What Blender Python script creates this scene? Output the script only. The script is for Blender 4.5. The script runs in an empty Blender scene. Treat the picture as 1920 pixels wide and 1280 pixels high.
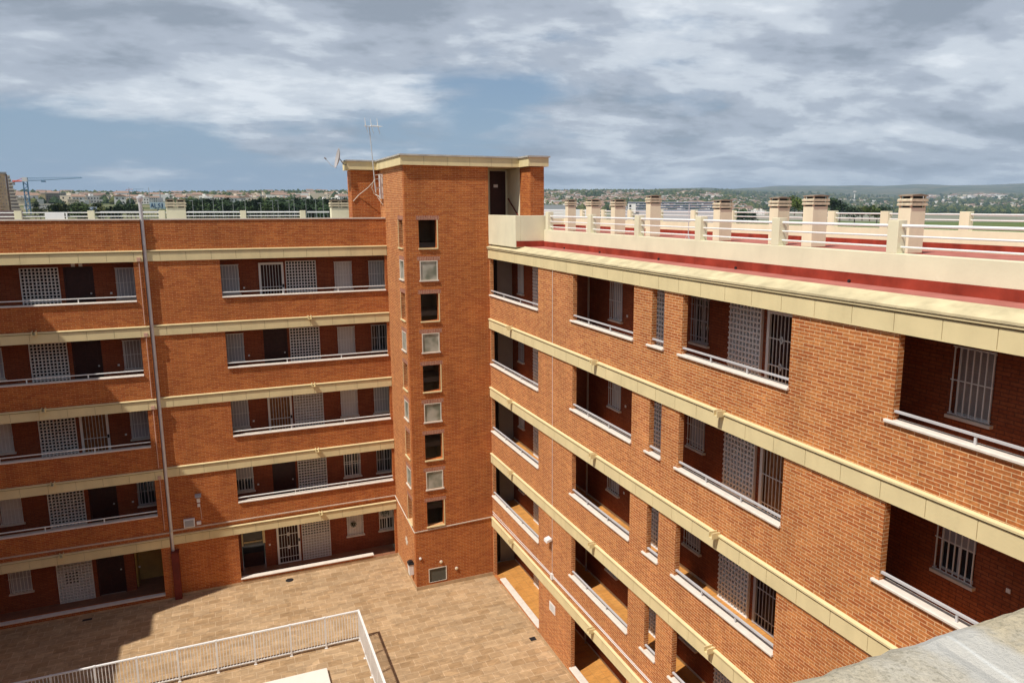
import bpy, math, random
from mathutils import Vector
R = math.radians
random.seed(7)
sc = bpy.context.scene
col = sc.collection

# ------------------------------------------------------------ camera, light, exposure
cam_d = bpy.data.cameras.new('camera'); cam = bpy.data.objects.new('camera', cam_d); col.objects.link(cam)
CAM = (0.0, 0.0, 15.4)
cam.location = CAM
YAW, PITCH = 23.8756, -10.1667
cam.rotation_euler = (R(90+PITCH), 0, R(-YAW))
cam_d.sensor_width = 36; cam_d.lens = 1400.76/1920*36
cam_d.shift_x = -(1027.5-960)/1920
cam_d.clip_start = 0.05; cam_d.clip_end = 60000
sc.camera = cam
SUN = Vector((1.0, .39, -1.615)).normalized()          # the way the light travels
sun_d = bpy.data.lights.new('sun', 'SUN'); sun = bpy.data.objects.new('sun', sun_d); col.objects.link(sun)
sun.rotation_euler = SUN.to_track_quat('-Z', 'Y').to_euler(); sun.location = (-30, -20, 60)
sun_d.energy = 4.7; sun_d.angle = R(.6); sun_d.color = (1, .945, .86)
w = bpy.data.worlds.new('World'); sc.world = w; w.use_nodes = True
N = w.node_tree; N.nodes.clear()
def nn(t, kind, **kw):
    n = t.nodes.new(kind)
    for k, v in kw.items():
        if k.startswith('i_'): n.inputs[k[2:].replace('_', ' ')].default_value = v
        else: setattr(n, k, v)
    return n
def ma(t, op, a, b=None, c=None, clamp=False):
    n = t.nodes.new('ShaderNodeMath'); n.operation = op; n.use_clamp = clamp
    for i, x in enumerate((a, b, c)):
        if x is None: continue
        if isinstance(x, (int, float)): n.inputs[i].default_value = x
        else: t.links.new(x, n.inputs[i])
    return n.outputs[0]
def mix(t, f, a, b, mode='MIX'):
    n = t.nodes.new('ShaderNodeMix'); n.data_type = 'RGBA'; n.blend_type = mode
    for s, x in ((n.inputs['Factor'], f), (n.inputs['A'], a), (n.inputs['B'], b)):
        if isinstance(x, (int, float)): s.default_value = x
        elif isinstance(x, tuple): s.default_value = (*x[:3], 1)
        else: t.links.new(x, s)
    return n.outputs['Result']
def ramp(t, f, pts, interp='EASE'):
    n = t.nodes.new('ShaderNodeValToRGB'); e = n.color_ramp; e.interpolation = interp
    while len(e.elements) < len(pts): e.elements.new(.5)
    for el, (p, c) in zip(e.elements, pts):
        el.position = p; el.color = (c, c, c, 1) if isinstance(c, (int, float)) else (*c, 1)
    t.links.new(f, n.inputs[0]); return n.outputs[0]
sky = nn(N, 'ShaderNodeTexSky', sky_type='NISHITA', sun_disc=False)
sky.sun_elevation = math.asin(-SUN.z); sky.sun_rotation = math.atan2(-SUN.x, -SUN.y)
sky.air_density = 1.0; sky.dust_density = .4; sky.ozone_density = 2.5
tc = nn(N, 'ShaderNodeTexCoord')
sp = nn(N, 'ShaderNodeSeparateXYZ'); N.links.new(tc.outputs['Generated'], sp.inputs[0])
den = ma(N, 'ADD', ma(N, 'MAXIMUM', sp.outputs['Z'], 0.0), .20)
cx = ma(N, 'DIVIDE', sp.outputs['X'], den); cy = ma(N, 'DIVIDE', sp.outputs['Y'], den)
cb = nn(N, 'ShaderNodeCombineXYZ'); N.links.new(cx, cb.inputs[0]); N.links.new(cy, cb.inputs[1])
def cloud_noise(scale, off, det=9, dist=.35, rough=.55, sx=1.0):
    mp = nn(N, 'ShaderNodeMapping'); mp.inputs['Location'].default_value = off
    mp.inputs['Rotation'].default_value = (0, 0, R(24)); mp.inputs['Scale'].default_value = (sx, 1, 1)
    N.links.new(cb.outputs[0], mp.inputs[0])
    n = nn(N, 'ShaderNodeTexNoise'); n.inputs['Scale'].default_value = scale; n.inputs['Detail'].default_value = det
    n.inputs['Distortion'].default_value = dist; n.inputs['Roughness'].default_value = rough
    N.links.new(mp.outputs[0], n.inputs['Vector']); return n.outputs['Fac']
OFF = (3.1, 1.7, 0)
big = cloud_noise(.8, OFF, 3, .2, .5, .8)
mid = cloud_noise(2.4, (7.3, 2.2, 0), 12, .25, .58, .8)
fine = cloud_noise(8, (1.3, 9.2, 0), 12, .15, .62, .9)
cov = ma(N, 'ADD', ma(N, 'MULTIPLY', big, .62), ma(N, 'MULTIPLY', mid, .38))
cov = ma(N, 'ADD', cov, ma(N, 'MULTIPLY', ma(N, 'SUBTRACT', fine, .5), .07))
rgt = ramp(N, sp.outputs['X'], [(.26, 0), (.46, 1)]); upp = ramp(N, sp.outputs['Z'], [(.085, 0), (.17, 1)])
cov = ma(N, 'ADD', cov, ma(N, 'ADD', ma(N, 'MULTIPLY', ma(N, 'MAXIMUM', rgt, upp), .185), -.055))     # closed deck high up and to the east, a clear stretch low in the north
mask = ramp(N, cov, [(.425, 0), (.545, 1)])
over = ramp(N, sp.outputs['Z'], [(.42, 1), (.75, .12)])          # unseen clouds overhead are thinned to cut the ambient light
back = ramp(N, ma(N, 'ADD', ma(N, 'MULTIPLY', sp.outputs['X'], .45), ma(N, 'MULTIPLY', sp.outputs['Y'], .9)), [(-.25, .8), (.15, 1)])  # unseen clouds behind the camera are thinned too, for less fill light
hz = ramp(N, sp.outputs['Z'], [(.0, 1), (.16, 0)])
tone = ma(N, 'ADD', ma(N, 'ADD', ma(N, 'MULTIPLY', cloud_noise(1.7, (4.4, 8.1, 0), 10, .3, .55, .75), .62), ma(N, 'MULTIPLY', fine, .13)), ma(N, 'MULTIPLY', mid, .25))
ccol = ramp(N, tone, [(.41, (.30, .34, .40)), (.485, (.46, .505, .58)), (.545, (.68, .73, .79)), (.61, (.88, .92, .96))])
bg_s = nn(N, 'ShaderNodeBackground'); bg_s.inputs[1].default_value = .085
low = ramp(N, sp.outputs['Z'], [(.0, .92), (.13, .45), (.30, .12)])
skc = mix(N, low, sky.outputs[0], (2.75, 4.2, 6.3))                # hazy blue air low in the sky
N.links.new(skc, bg_s.inputs[0])
bg_c = nn(N, 'ShaderNodeBackground'); bg_c.inputs[1].default_value = 1.04; N.links.new(ccol, bg_c.inputs[0])
mk = ma(N, 'MULTIPLY', ma(N, 'MULTIPLY', mask, .90), ma(N, 'MULTIPLY', over, back))
ms = nn(N, 'ShaderNodeMixShader'); N.links.new(mk, ms.inputs[0]); N.links.new(bg_s.outputs[0], ms.inputs[1]); N.links.new(bg_c.outputs[0], ms.inputs[2])
wo = nn(N, 'ShaderNodeOutputWorld'); N.links.new(ms.outputs[0], wo.inputs[0])
vs = sc.view_settings; vs.view_transform = 'Standard'; vs.look = 'None'; vs.exposure = 0; vs.gamma = 1; vs.use_curve_mapping = False
sc.render.engine = 'CYCLES'
sc.cycles.max_bounces = 6; sc.cycles.diffuse_bounces = 3; sc.cycles.volume_bounces = 0

# ------------------------------------------------------------ tags
def tag(o, label=None, cat=None, group=None, kind=None):
    if label: o['label'] = label
    if cat: o['category'] = cat
    if group: o['group'] = group
    if kind: o['kind'] = kind
    return o
PW = {}
def empty(name, loc, label, cat, group=None):
    o = bpy.data.objects.new(name, None); col.objects.link(o); o.location = loc; o.empty_display_size = .3
    PW[o.name] = Vector(loc); tag(o, label, cat, group); return o

# ------------------------------------------------------------ materials
MC = {}
def newmat(name):
    m = bpy.data.materials.new(name); m.use_nodes = True; t = m.node_tree
    return m, t, t.nodes['Principled BSDF']
def plain(name, c, rough=.7, var=.08, metal=0, scale=3, bump=0.0, spec=.3, streak=0.0, noisecol=None):
    if name in MC: return MC[name]
    m, t, b = newmat(name)
    b.inputs['Roughness'].default_value = rough; b.inputs['Metallic'].default_value = metal
    b.inputs['Specular IOR Level'].default_value = spec
    g = nn(t, 'ShaderNodeNewGeometry')
    n = nn(t, 'ShaderNodeTexNoise'); n.inputs['Scale'].default_value = scale; n.inputs['Detail'].default_value = 6
    t.links.new(g.outputs['Position'], n.inputs['Vector'])
    f = ramp(t, n.outputs['Fac'], [(.3, 0), (.7, 1)], 'LINEAR')
    dark = noisecol or tuple(x*(1-var*1.6) for x in c); lite = tuple(min(.85, x*(1+var*.6)) for x in c)
    cc = mix(t, f, dark, lite)
    if streak:
        mp = nn(t, 'ShaderNodeMapping'); mp.inputs['Scale'].default_value = (2.3, 2.3, .5); t.links.new(g.outputs['Position'], mp.inputs[0])
        n2 = nn(t, 'ShaderNodeTexNoise'); n2.inputs['Scale'].default_value = 1.6; n2.inputs['Detail'].default_value = 5
        t.links.new(mp.outputs[0], n2.inputs['Vector'])
        f2 = ramp(t, n2.outputs['Fac'], [(.52, 0), (.72, streak)], 'LINEAR')
        cc = mix(t, f2, cc, tuple(x*.45 for x in c))
    t.links.new(cc, b.inputs['Base Color'])
    if bump:
        bp = nn(t, 'ShaderNodeBump'); bp.inputs['Strength'].default_value = bump; bp.inputs['Distance'].default_value = .01
        n3 = nn(t, 'ShaderNodeTexNoise'); n3.inputs['Scale'].default_value = scale*14; n3.inputs['Detail'].default_value = 4
        t.links.new(g.outputs['Position'], n3.inputs['Vector'])
        t.links.new(n3.outputs['Fac'], bp.inputs['Height']); t.links.new(bp.outputs[0], b.inputs['Normal'])
    MC[name] = m; return m
def wall_uv(t):
    g = nn(t, 'ShaderNodeNewGeometry'); p = nn(t, 'ShaderNodeSeparateXYZ'); t.links.new(g.outputs['Position'], p.inputs[0])
    q = nn(t, 'ShaderNodeSeparateXYZ'); t.links.new(g.outputs['True Normal'], q.inputs[0])
    s = ma(t, 'GREATER_THAN', ma(t, 'ABSOLUTE', q.outputs['Y']), .5)
    u = ma(t, 'ADD', ma(t, 'MULTIPLY', s, p.outputs['X']), ma(t, 'MULTIPLY', ma(t, 'SUBTRACT', 1.0, s), p.outputs['Y']))
    c = nn(t, 'ShaderNodeCombineXYZ'); t.links.new(u, c.inputs[0]); t.links.new(p.outputs['Z'], c.inputs[1])
    return g, c.outputs[0], p
def brickmat(name, a, b2, mortar, msize=.007, dirt=.3, rows=.067, width=.267, vert=False, bump=.5):
    m, t, b = newmat(name); b.inputs['Roughness'].default_value = .82; b.inputs['Specular IOR Level'].default_value = .25
    g, uv, p = wall_uv(t)
    if vert:
        mp = nn(t, 'ShaderNodeMapping'); mp.inputs['Rotation'].default_value = (0, 0, R(90)); t.links.new(uv, mp.inputs[0]); uv = mp.outputs[0]
    # slight waviness so that the courses are not ruled lines
    nw = nn(t, 'ShaderNodeTexNoise'); nw.inputs['Scale'].default_value = 6; t.links.new(g.outputs['Position'], nw.inputs['Vector'])
    off = nn(t, 'ShaderNodeVectorMath', operation='SCALE'); off.inputs['Scale'].default_value = .008
    sub = nn(t, 'ShaderNodeVectorMath', operation='SUBTRACT'); sub.inputs[1].default_value = (.5, .5, .5); t.links.new(nw.outputs['Color'], sub.inputs[0]); t.links.new(sub.outputs[0], off.inputs[0])
    ad = nn(t, 'ShaderNodeVectorMath', operation='ADD'); t.links.new(uv, ad.inputs[0]); t.links.new(off.outputs[0], ad.inputs[1]); uv = ad.outputs[0]
    br = nn(t, 'ShaderNodeTexBrick'); br.offset = .5; br.offset_frequency = 2
    br.inputs['Scale'].default_value = 1; br.inputs['Brick Width'].default_value = width; br.inputs['Row Height'].default_value = rows
    br.inputs['Mortar Size'].default_value = msize; br.inputs['Mortar Smooth'].default_value = .15; br.inputs['Bias'].default_value = -.15
    br.inputs['Color1'].default_value = (*a, 1); br.inputs['Color2'].default_value = (*b2, 1); br.inputs['Mortar'].default_value = (*mortar, 1)
    t.links.new(uv, br.inputs['Vector'])
    # a few odd, purplish burnt bricks
    br2 = nn(t, 'ShaderNodeTexBrick'); br2.offset = .5
    for k, v in (('Scale', 1), ('Brick Width', width), ('Row Height', rows), ('Mortar Size', msize), ('Bias', -.70)): br2.inputs[k].default_value = v
    br2.inputs['Color1'].default_value = (0, 0, 0, 1); br2.inputs['Color2'].default_value = (1, 1, 1, 1); br2.inputs['Mortar'].default_value = (0, 0, 0, 1)
    t.links.new(uv, br2.inputs['Vector'])
    n0 = nn(t, 'ShaderNodeTexNoise'); n0.inputs['Scale'].default_value = .45; n0.inputs['Detail'].default_value = 4; t.links.new(g.outputs['Position'], n0.inputs['Vector'])
    tone = ramp(t, n0.outputs['Fac'], [(.3, 0), (.7, 1)], 'LINEAR')
    mpb = nn(t, 'ShaderNodeMapping'); mpb.inputs['Scale'].default_value = (1.6, 1.6, .35); t.links.new(g.outputs['Position'], mpb.inputs[0])
    nb2 = nn(t, 'ShaderNodeTexNoise'); nb2.inputs['Scale'].default_value = 1.1; nb2.inputs['Detail'].default_value = 6; nb2.inputs['Roughness'].default_value = .65; t.links.new(mpb.outputs[0], nb2.inputs['Vector'])
    patch = ramp(t, nb2.outputs['Fac'], [(.30, .82), (.5, 1.0), (.70, 1.12)], 'LINEAR')
    c1 = mix(t, ma(t, 'MULTIPLY', ma(t, 'SUBTRACT', 1.0, br.outputs['Fac']), ma(t, 'MULTIPLY', tone, dirt)), br.outputs['Color'], tuple(x*.62 for x in a), 'MIX')
    ns = nn(t, 'ShaderNodeTexNoise'); ns.inputs['Scale'].default_value = 22; ns.inputs['Detail'].default_value = 3; t.links.new(g.outputs['Position'], ns.inputs['Vector'])
    c2 = mix(t, .6, c1, ramp(t, ns.outputs['Fac'], [(.25, .5), (.75, 1.3)], 'LINEAR'), 'MULTIPLY'); c2 = mix(t, .85, c2, patch, 'MULTIPLY')
    c3 = mix(t, ma(t, 'MULTIPLY', ramp(t, br2.outputs['Color'], [(.86, 0), (.95, 1)], 'LINEAR'), .55), c2, (.30, .17, .15))
    t.links.new(c3, b.inputs['Base Color'])
    bp = nn(t, 'ShaderNodeBump'); bp.inputs['Strength'].default_value = bump; bp.inputs['Distance'].default_value = .012
    t.links.new(ma(t, 'SUBTRACT', 1.0, br.outputs['Fac']), bp.inputs['Height']); t.links.new(bp.outputs[0], b.inputs['Normal'])
    return m
M = {}
M['brick'] = brickmat('red_brick', (.45, .130, .035), (.67, .265, .078), (.76, .50, .27), .0072)
M['brick_far'] = brickmat('red_brick_shadowed_joint', (.42, .099, .022), (.62, .20, .046), (.62, .33, .14), .0058, bump=.9)  # same brick; the shadow in raked joints is put into a darker mortar
M['brick_in'] = brickmat('shade_darkened_brick', (.30, .072, .026), (.38, .11, .042), (.13, .045, .025), .007)  # the outer brick again, its colour darkened for the shade inside the galleries
M['soldier'] = brickmat('soldier_brick', (.40, .16, .11), (.46, .2, .13), (.55, .36, .24), .007, width=.2, rows=.067, vert=True)
M['band'] = plain('yellow_cast_stone', (.76, .635, .355), .8, .06, 0, 1.5, .2, streak=.12, spec=.1)
M['grimy_dimmed'] = plain('grimy_dimmed_cast_stone', (.66, .56, .34), .9, .16, 0, 2.5, .3, streak=.25, spec=.05)  # grime, plus a darker base colour to offset strong sun on the upward face
M['cream'] = plain('cream_plaster', (.80, .745, .53), .9, .06, 0, 1.2, .2, streak=.07, spec=.1)
M['cream_side'] = M['cream']
M['stone'] = plain('white_stone', (.76, .68, .59), .8, .07, 0, 6, .2, spec=.1)
M['coping'] = plain('pale_coping', (.74, .66, .55), .7, .08, 0, 4)
M['red'] = plain('red_roof_paint', (.34, .056, .034), .8, .25, 0, 2, .2, spec=.05, streak=.3)
M['pink'] = plain('faded_red_roof_floor', (.46, .17, .14), .8, .12, 0, 2, .2, spec=.03, noisecol=(.36, .13, .10))
M['white'] = plain('white_paint', (.84, .83, .80), .45, .02)
M['joint'] = plain('joint_and_lip_shade', (.40, .32, .18), .9, .1)
M['grey_rail'] = plain('grey_white_paint', (.56, .54, .54), .5, .05)
M['shutter'] = plain('shutter_grey', (.50, .48, .50), .6, .05)
M['shutter_w'] = plain('shutter_white', (.74, .71, .68), .6, .05)
M['shutter_b'] = plain('shutter_taupe', (.42, .36, .33), .6, .08)
M['lattice'] = plain('lattice_block', (.84, .81, .78), .8, .04, 0, 8)
M['lattice_back'] = plain('lattice_backing', (.58, .48, .40), .8, .1)
M['door'] = plain('dark_door_wood', (.045, .014, .010), .5, .2, 0, 10)
M['door_warm'] = plain('varnished_door_wood', (.30, .13, .05), .4, .25, 0, 8)
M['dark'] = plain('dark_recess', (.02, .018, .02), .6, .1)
M['ceiling'] = plain('gallery_ceiling', (.42, .33, .26), .8, .05)
M['tan'] = plain('cream_stair_wall', (.60, .50, .33), .8, .05)
M['yellowwall'] = plain('ochre_wall', (.56, .38, .11), .8, .08)
M['steel'] = plain('galvanised_steel', (.62, .62, .62), .45, .06, .25, 5)
M['greymetal'] = plain('grey_metal', (.36, .37, .39), .5, .08)
M['black'] = plain('black_plastic', (.02, .02, .022), .5, .05)
M['rust'] = plain('red_brown_paint', (.16, .02, .012), .6, .2)
M['orangepipe'] = plain('pinkish_conduit', (.62, .38, .28), .6, .05)
M['concrete'] = plain('weathered_concrete', (.52, .49, .43), .9, .1, 0, 3, .6, noisecol=(.36, .34, .30))
M['brownplate'] = plain('rusty_cap_plate', (.27, .21, .15), .8, .2)
M['plate'] = plain('plate_white', (.78, .76, .73), .4, .02)
M['leaf'] = plain('plant_green', (.04, .07, .02), .7, .3, 0, 40)
M['slabwhite'] = plain('cream_slab_paint', (.82, .77, .68), .7, .03)
def glassmat(name, c, rough=.08, cc=None):
    m, t, b = newmat(name); b.inputs['Base Color'].default_value = (*c, 1); b.inputs['Roughness'].default_value = rough; b.inputs['Specular IOR Level'].default_value = .6
    if cc:
        g = nn(t, 'ShaderNodeNewGeometry'); n = nn(t, 'ShaderNodeTexNoise'); n.inputs['Scale'].default_value = 1.6; t.links.new(g.outputs['Position'], n.inputs['Vector'])
        t.links.new(mix(t, ramp(t, n.outputs['Fac'], [(.4, 0), (.62, 1)]), c, cc), b.inputs['Base Color'])
    return m
M['glass'] = glassmat('window_glass', (.025, .03, .035))
M['frosted'] = glassmat('frosted_glass', (.17, .18, .13), .35, (.42, .40, .33))
def tiles(name, c1, c2, mort, w_, h_, ms, off=.5, rough=.6, nmix=.5):
    m, t, b = newmat(name); b.inputs['Roughness'].default_value = rough; b.inputs['Specular IOR Level'].default_value = .25
    g = nn(t, 'ShaderNodeNewGeometry')
    def bt(w2, h2, o2, loc):
        mp = nn(t, 'ShaderNodeMapping'); mp.inputs['Location'].default_value = loc; t.links.new(g.outputs['Position'], mp.inputs[0])
        br = nn(t, 'ShaderNodeTexBrick'); br.offset = o2
        for k, v in (('Scale', 1), ('Brick Width', w2), ('Row Height', h2), ('Mortar Size', ms), ('Mortar Smooth', .1), ('Bias', 0)): br.inputs[k].default_value = v
        br.inputs['Color1'].default_value = (*c1, 1); br.inputs['Color2'].default_value = (*c2, 1); br.inputs['Mortar'].default_value = (*mort, 1)
        t.links.new(mp.outputs[0], br.inputs['Vector']); return br
    a = bt(w_, h_, off, (0, 0, 0))
    n = nn(t, 'ShaderNodeTexNoise'); n.inputs['Scale'].default_value = 7; n.inputs['Detail'].default_value = 7; n.inputs['Distortion'].default_value = 1.2
    mp2 = nn(t, 'ShaderNodeMapping'); mp2.inputs['Scale'].default_value = (.5, 1.1, 1); t.links.new(g.outputs['Position'], mp2.inputs[0]); t.links.new(mp2.outputs[0], n.inputs['Vector'])
    # stone-cut figure inside every tile: a finer, irregular pattern
    v = nn(t, 'ShaderNodeTexVoronoi', feature='F1', distance='CHEBYCHEV'); v.inputs['Scale'].default_value = 4.4; t.links.new(mp2.outputs[0], v.inputs['Vector'])
    vt = ramp(t, v.outputs['Color'], [(.15, .72), (.85, 1.14)], 'LINEAR')
    ve = nn(t, 'ShaderNodeTexVoronoi', feature='F2', distance='CHEBYCHEV'); ve.inputs['Scale'].default_value = 4.4; t.links.new(mp2.outputs[0], ve.inputs['Vector'])
    ed = ramp(t, ma(t, 'SUBTRACT', ve.outputs['Distance'], v.outputs['Distance']), [(.0, .66), (.07, 1.0)], 'LINEAR')
    c = mix(t, nmix, a.outputs['Color'], vt, 'MULTIPLY'); c = mix(t, nmix*.7, c, ed, 'MULTIPLY')
    c = mix(t, .6, c, ramp(t, n.outputs['Fac'], [(.28, .68), (.5, 1.0), (.72, 1.2)], 'LINEAR'), 'MULTIPLY')
    nl = nn(t, 'ShaderNodeTexNoise'); nl.inputs['Scale'].default_value = .35; nl.inputs['Detail'].default_value = 4; t.links.new(g.outputs['Position'], nl.inputs['Vector'])
    c = mix(t, .5, c, ramp(t, nl.outputs['Fac'], [(.3, .82), (.7, 1.1)], 'LINEAR'), 'MULTIPLY')
    t.links.new(c, b.inputs['Base Color'])
    bp = nn(t, 'ShaderNodeBump'); bp.inputs['Strength'].default_value = .35; bp.inputs['Distance'].default_value = .006
    t.links.new(ma(t, 'ADD', n.outputs['Fac'], ma(t, 'SUBTRACT', 1.0, a.outputs['Fac'])), bp.inputs['Height']); t.links.new(bp.outputs[0], b.inputs['Normal'])
    return m
M['paving'] = tiles('courtyard_paving', (.42, .27, .14), (.51, .35, .20), (.64, .47, .30), .50, .36, .008, nmix=.62)
M['floor_n'] = tiles('shade_toned_gallery_floor', (.26, .11, .06), (.31, .14, .075), (.2, .1, .06), .33, .33, .006, 0, .4, .25)  # gallery floor tiles again, darkened in colour for the shade of the north galleries
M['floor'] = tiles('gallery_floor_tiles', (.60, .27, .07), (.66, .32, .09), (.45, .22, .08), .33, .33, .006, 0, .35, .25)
M['skirt'] = plain('tile_skirting', (.52, .36, .21), .6, .15, 0, 5)

# ------------------------------------------------------------ mesh builder
class MB:
    def __init__(s): s.v = []; s.f = []; s.mi = []
    def box(s, x0, x1, y0, y1, z0, z1, mi=0):
        if x0 > x1: x0, x1 = x1, x0
        if y0 > y1: y0, y1 = y1, y0
        if z0 > z1: z0, z1 = z1, z0
        i = len(s.v); s.v += [(x, y, z) for z in (z0, z1) for y in (y0, y1) for x in (x0, x1)]
        for q in ((0, 2, 3, 1), (4, 5, 7, 6), (0, 1, 5, 4), (2, 6, 7, 3), (0, 4, 6, 2), (1, 3, 7, 5)): s.f.append(tuple(i+k for k in q)); s.mi.append(mi)
        return s
    def quad(s, pts, mi=0): i = len(s.v); s.v += [tuple(p) for p in pts]; s.f.append(tuple(range(i, i+len(pts)))); s.mi.append(mi); return s
    def tube(s, a, b, r0, r1=None, n=8, cap=True, mi=0):
        r1 = r0 if r1 is None else r1; a = Vector(a); b = Vector(b); d = (b-a).normalized()
        u = d.cross(Vector((0, 0, 1)) if abs(d.z) < .9 else Vector((1, 0, 0))).normalized(); w_ = d.cross(u); i = len(s.v)
        for p, r in ((a, r0), (b, r1)):
            for k in range(n): t = 2*math.pi*k/n; s.v.append(tuple(p+u*math.cos(t)*r+w_*math.sin(t)*r))
        for k in range(n): s.f.append((i+k, i+n+k, i+n+(k+1) % n, i+(k+1) % n)); s.mi.append(mi)
        if cap: s.f.append(tuple(i+k for k in range(n))); s.f.append(tuple(i+n+k for k in reversed(range(n)))); s.mi += [mi, mi]
        return s
    def path(s, pts, r, n=6):
        for a, b in zip(pts, pts[1:]): s.tube(a, b, r, n=n)
        return s
    def lathe(s, c, axis, prof, n=16, mi=0):
        c = Vector(c); d = Vector(axis).normalized(); u = d.cross(Vector((0, 0, 1)) if abs(d.z) < .9 else Vector((1, 0, 0))).normalized(); w_ = d.cross(u); i = len(s.v)
        for (h, r) in prof:
            for k in range(n): t = 2*math.pi*k/n; s.v.append(tuple(c+d*h+u*math.cos(t)*r+w_*math.sin(t)*r))
        for j in range(len(prof)-1):
            for k in range(n): s.f.append((i+j*n+k, i+(j+1)*n+k, i+(j+1)*n+(k+1) % n, i+j*n+(k+1) % n)); s.mi.append(mi)
        return s
    def prism(s, poly, ax, a0, a1, mi=0):
        # poly: list of (u,v) in the other two axes, extruded along ax
        def P(u, v, a): return (a, u, v) if ax == 0 else ((u, a, v) if ax == 1 else (u, v, a))
        n = len(poly); i = len(s.v); s.v += [P(u, v, a0) for u, v in poly]+[P(u, v, a1) for u, v in poly]
        s.f.append(tuple(i+k for k in range(n))); s.f.append(tuple(i+n+k for k in reversed(range(n)))); s.mi += [mi, mi]
        for k in range(n): s.f.append((i+k, i+n+k, i+n+(k+1) % n, i+(k+1) % n)); s.mi.append(mi)
        return s
    def wall(s, ax, c0, c1, u0, u1, v0, v1, holes, mi=0):
        # slab with rectangular holes; ax = normal axis (0: x, 1: y), c0..c1 its thickness
        us = sorted({u0, u1, *[h[0] for h in holes], *[h[1] for h in holes]}); us = [u for u in us if u0 <= u <= u1]
        vs_ = sorted({v0, v1, *[h[2] for h in holes], *[h[3] for h in holes]}); vs_ = [v for v in vs_ if v0 <= v <= v1]
        def solid(i, j):
            if i < 0 or j < 0 or i >= len(us)-1 or j >= len(vs_)-1: return False
            u = (us[i]+us[i+1])/2; v = (vs_[j]+vs_[j+1])/2
            return not any(h[0] < u < h[1] and h[2] < v < h[3] for h in holes)
        P = (lambda c, u, v: (c, u, v)) if ax == 0 else (lambda c, u, v: (u, c, v))
        for i in range(len(us)-1):
            for j in range(len(vs_)-1):
                if not solid(i, j): continue
                a, b, c, d = us[i], us[i+1], vs_[j], vs_[j+1]
                s.quad([P(c0, a, c), P(c0, b, c), P(c0, b, d), P(c0, a, d)], mi); s.quad([P(c1, a, c), P(c1, a, d), P(c1, b, d), P(c1, b, c)], mi)
                if not solid(i-1, j): s.quad([P(c0, a, c), P(c0, a, d), P(c1, a, d), P(c1, a, c)], mi)
                if not solid(i+1, j): s.quad([P(c0, b, c), P(c1, b, c), P(c1, b, d), P(c0, b, d)], mi)
                if not solid(i, j-1): s.quad([P(c0, a, c), P(c1, a, c), P(c1, b, c), P(c0, b, c)], mi)
                if not solid(i, j+1): s.quad([P(c0, a, d), P(c0, b, d), P(c1, b, d), P(c1, a, d)], mi)
        return s
    def mesh(s, name, mats, off=(0, 0, 0), bevel=0):
        me = bpy.data.meshes.new(name); me.from_pydata([(x-off[0], y-off[1], z-off[2]) for x, y, z in s.v], [], s.f)
        for m in (mats if isinstance(mats, (list, tuple)) else [mats]): me.materials.append(m)
        if any(s.mi): me.polygons.foreach_set('material_index', s.mi)
        import bmesh
        bm = bmesh.new(); bm.from_mesh(me); bmesh.ops.remove_doubles(bm, verts=bm.verts, dist=1e-5) if len(s.v) < 60000 and not getattr(s, 'nomerge', False) else None
        bmesh.ops.recalc_face_normals(bm, faces=bm.faces); bm.to_mesh(me); bm.free(); me.update()
        return me
    def build(s, name, mats, parent=None, local=False, bevel=0):
        if local: off = Vector((0, 0, 0)); loc = Vector((0, 0, 0))
        else:
            xs = [v[0] for v in s.v]; ys = [v[1] for v in s.v]; zs = [v[2] for v in s.v]
            off = Vector(((min(xs)+max(xs))/2, (min(ys)+max(ys))/2, min(zs)))
            loc = off - (PW[parent.name] if parent else Vector((0, 0, 0)))
        o = bpy.data.objects.new(name, s.mesh(name, mats, off)); col.objects.link(o); o.location = loc
        if parent: o.parent = parent
        PW[o.name] = off.copy()
        if bevel:
            b = o.modifiers.new('bevel', 'BEVEL'); b.width = bevel; b.segments = 2; b.limit_method = 'ANGLE'
        return o
def copy_tree(o, parent, loc, rot=None):
    c = o.copy(); col.objects.link(c); c.parent = parent; c.location = loc
    if rot is not None: c.rotation_euler = rot
    for ch in list(o.children):
        copy_tree(ch, c, ch.location.copy())
    return c

# ------------------------------------------------------------ the ground of the courtyard
YL, YLF, YI = 31.45, 31.28, 32.72       # right part of north front, its proud left part, gallery back wall
XR, XI = 9.85, 11.2                      # east front, its gallery back wall
XW = -12.7
mb = MB(); mb.quad([(XW+.2, .6, 0), (XR+.12, .6, 0), (XR+.12, YL+.12, 0), (XW+.2, YL+.12, 0)])
tag(mb.build('courtyard_pavement', M['paving']), kind='structure')

# ------------------------------------------------------------ the apartment building
B = empty('apartment_building', (0, 31, 0), 'five storey red brick apartment building with yellow bands, open galleries and a corner stair tower', 'apartment building')
ST = 2.8
def zk(k): return ST*k
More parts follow.
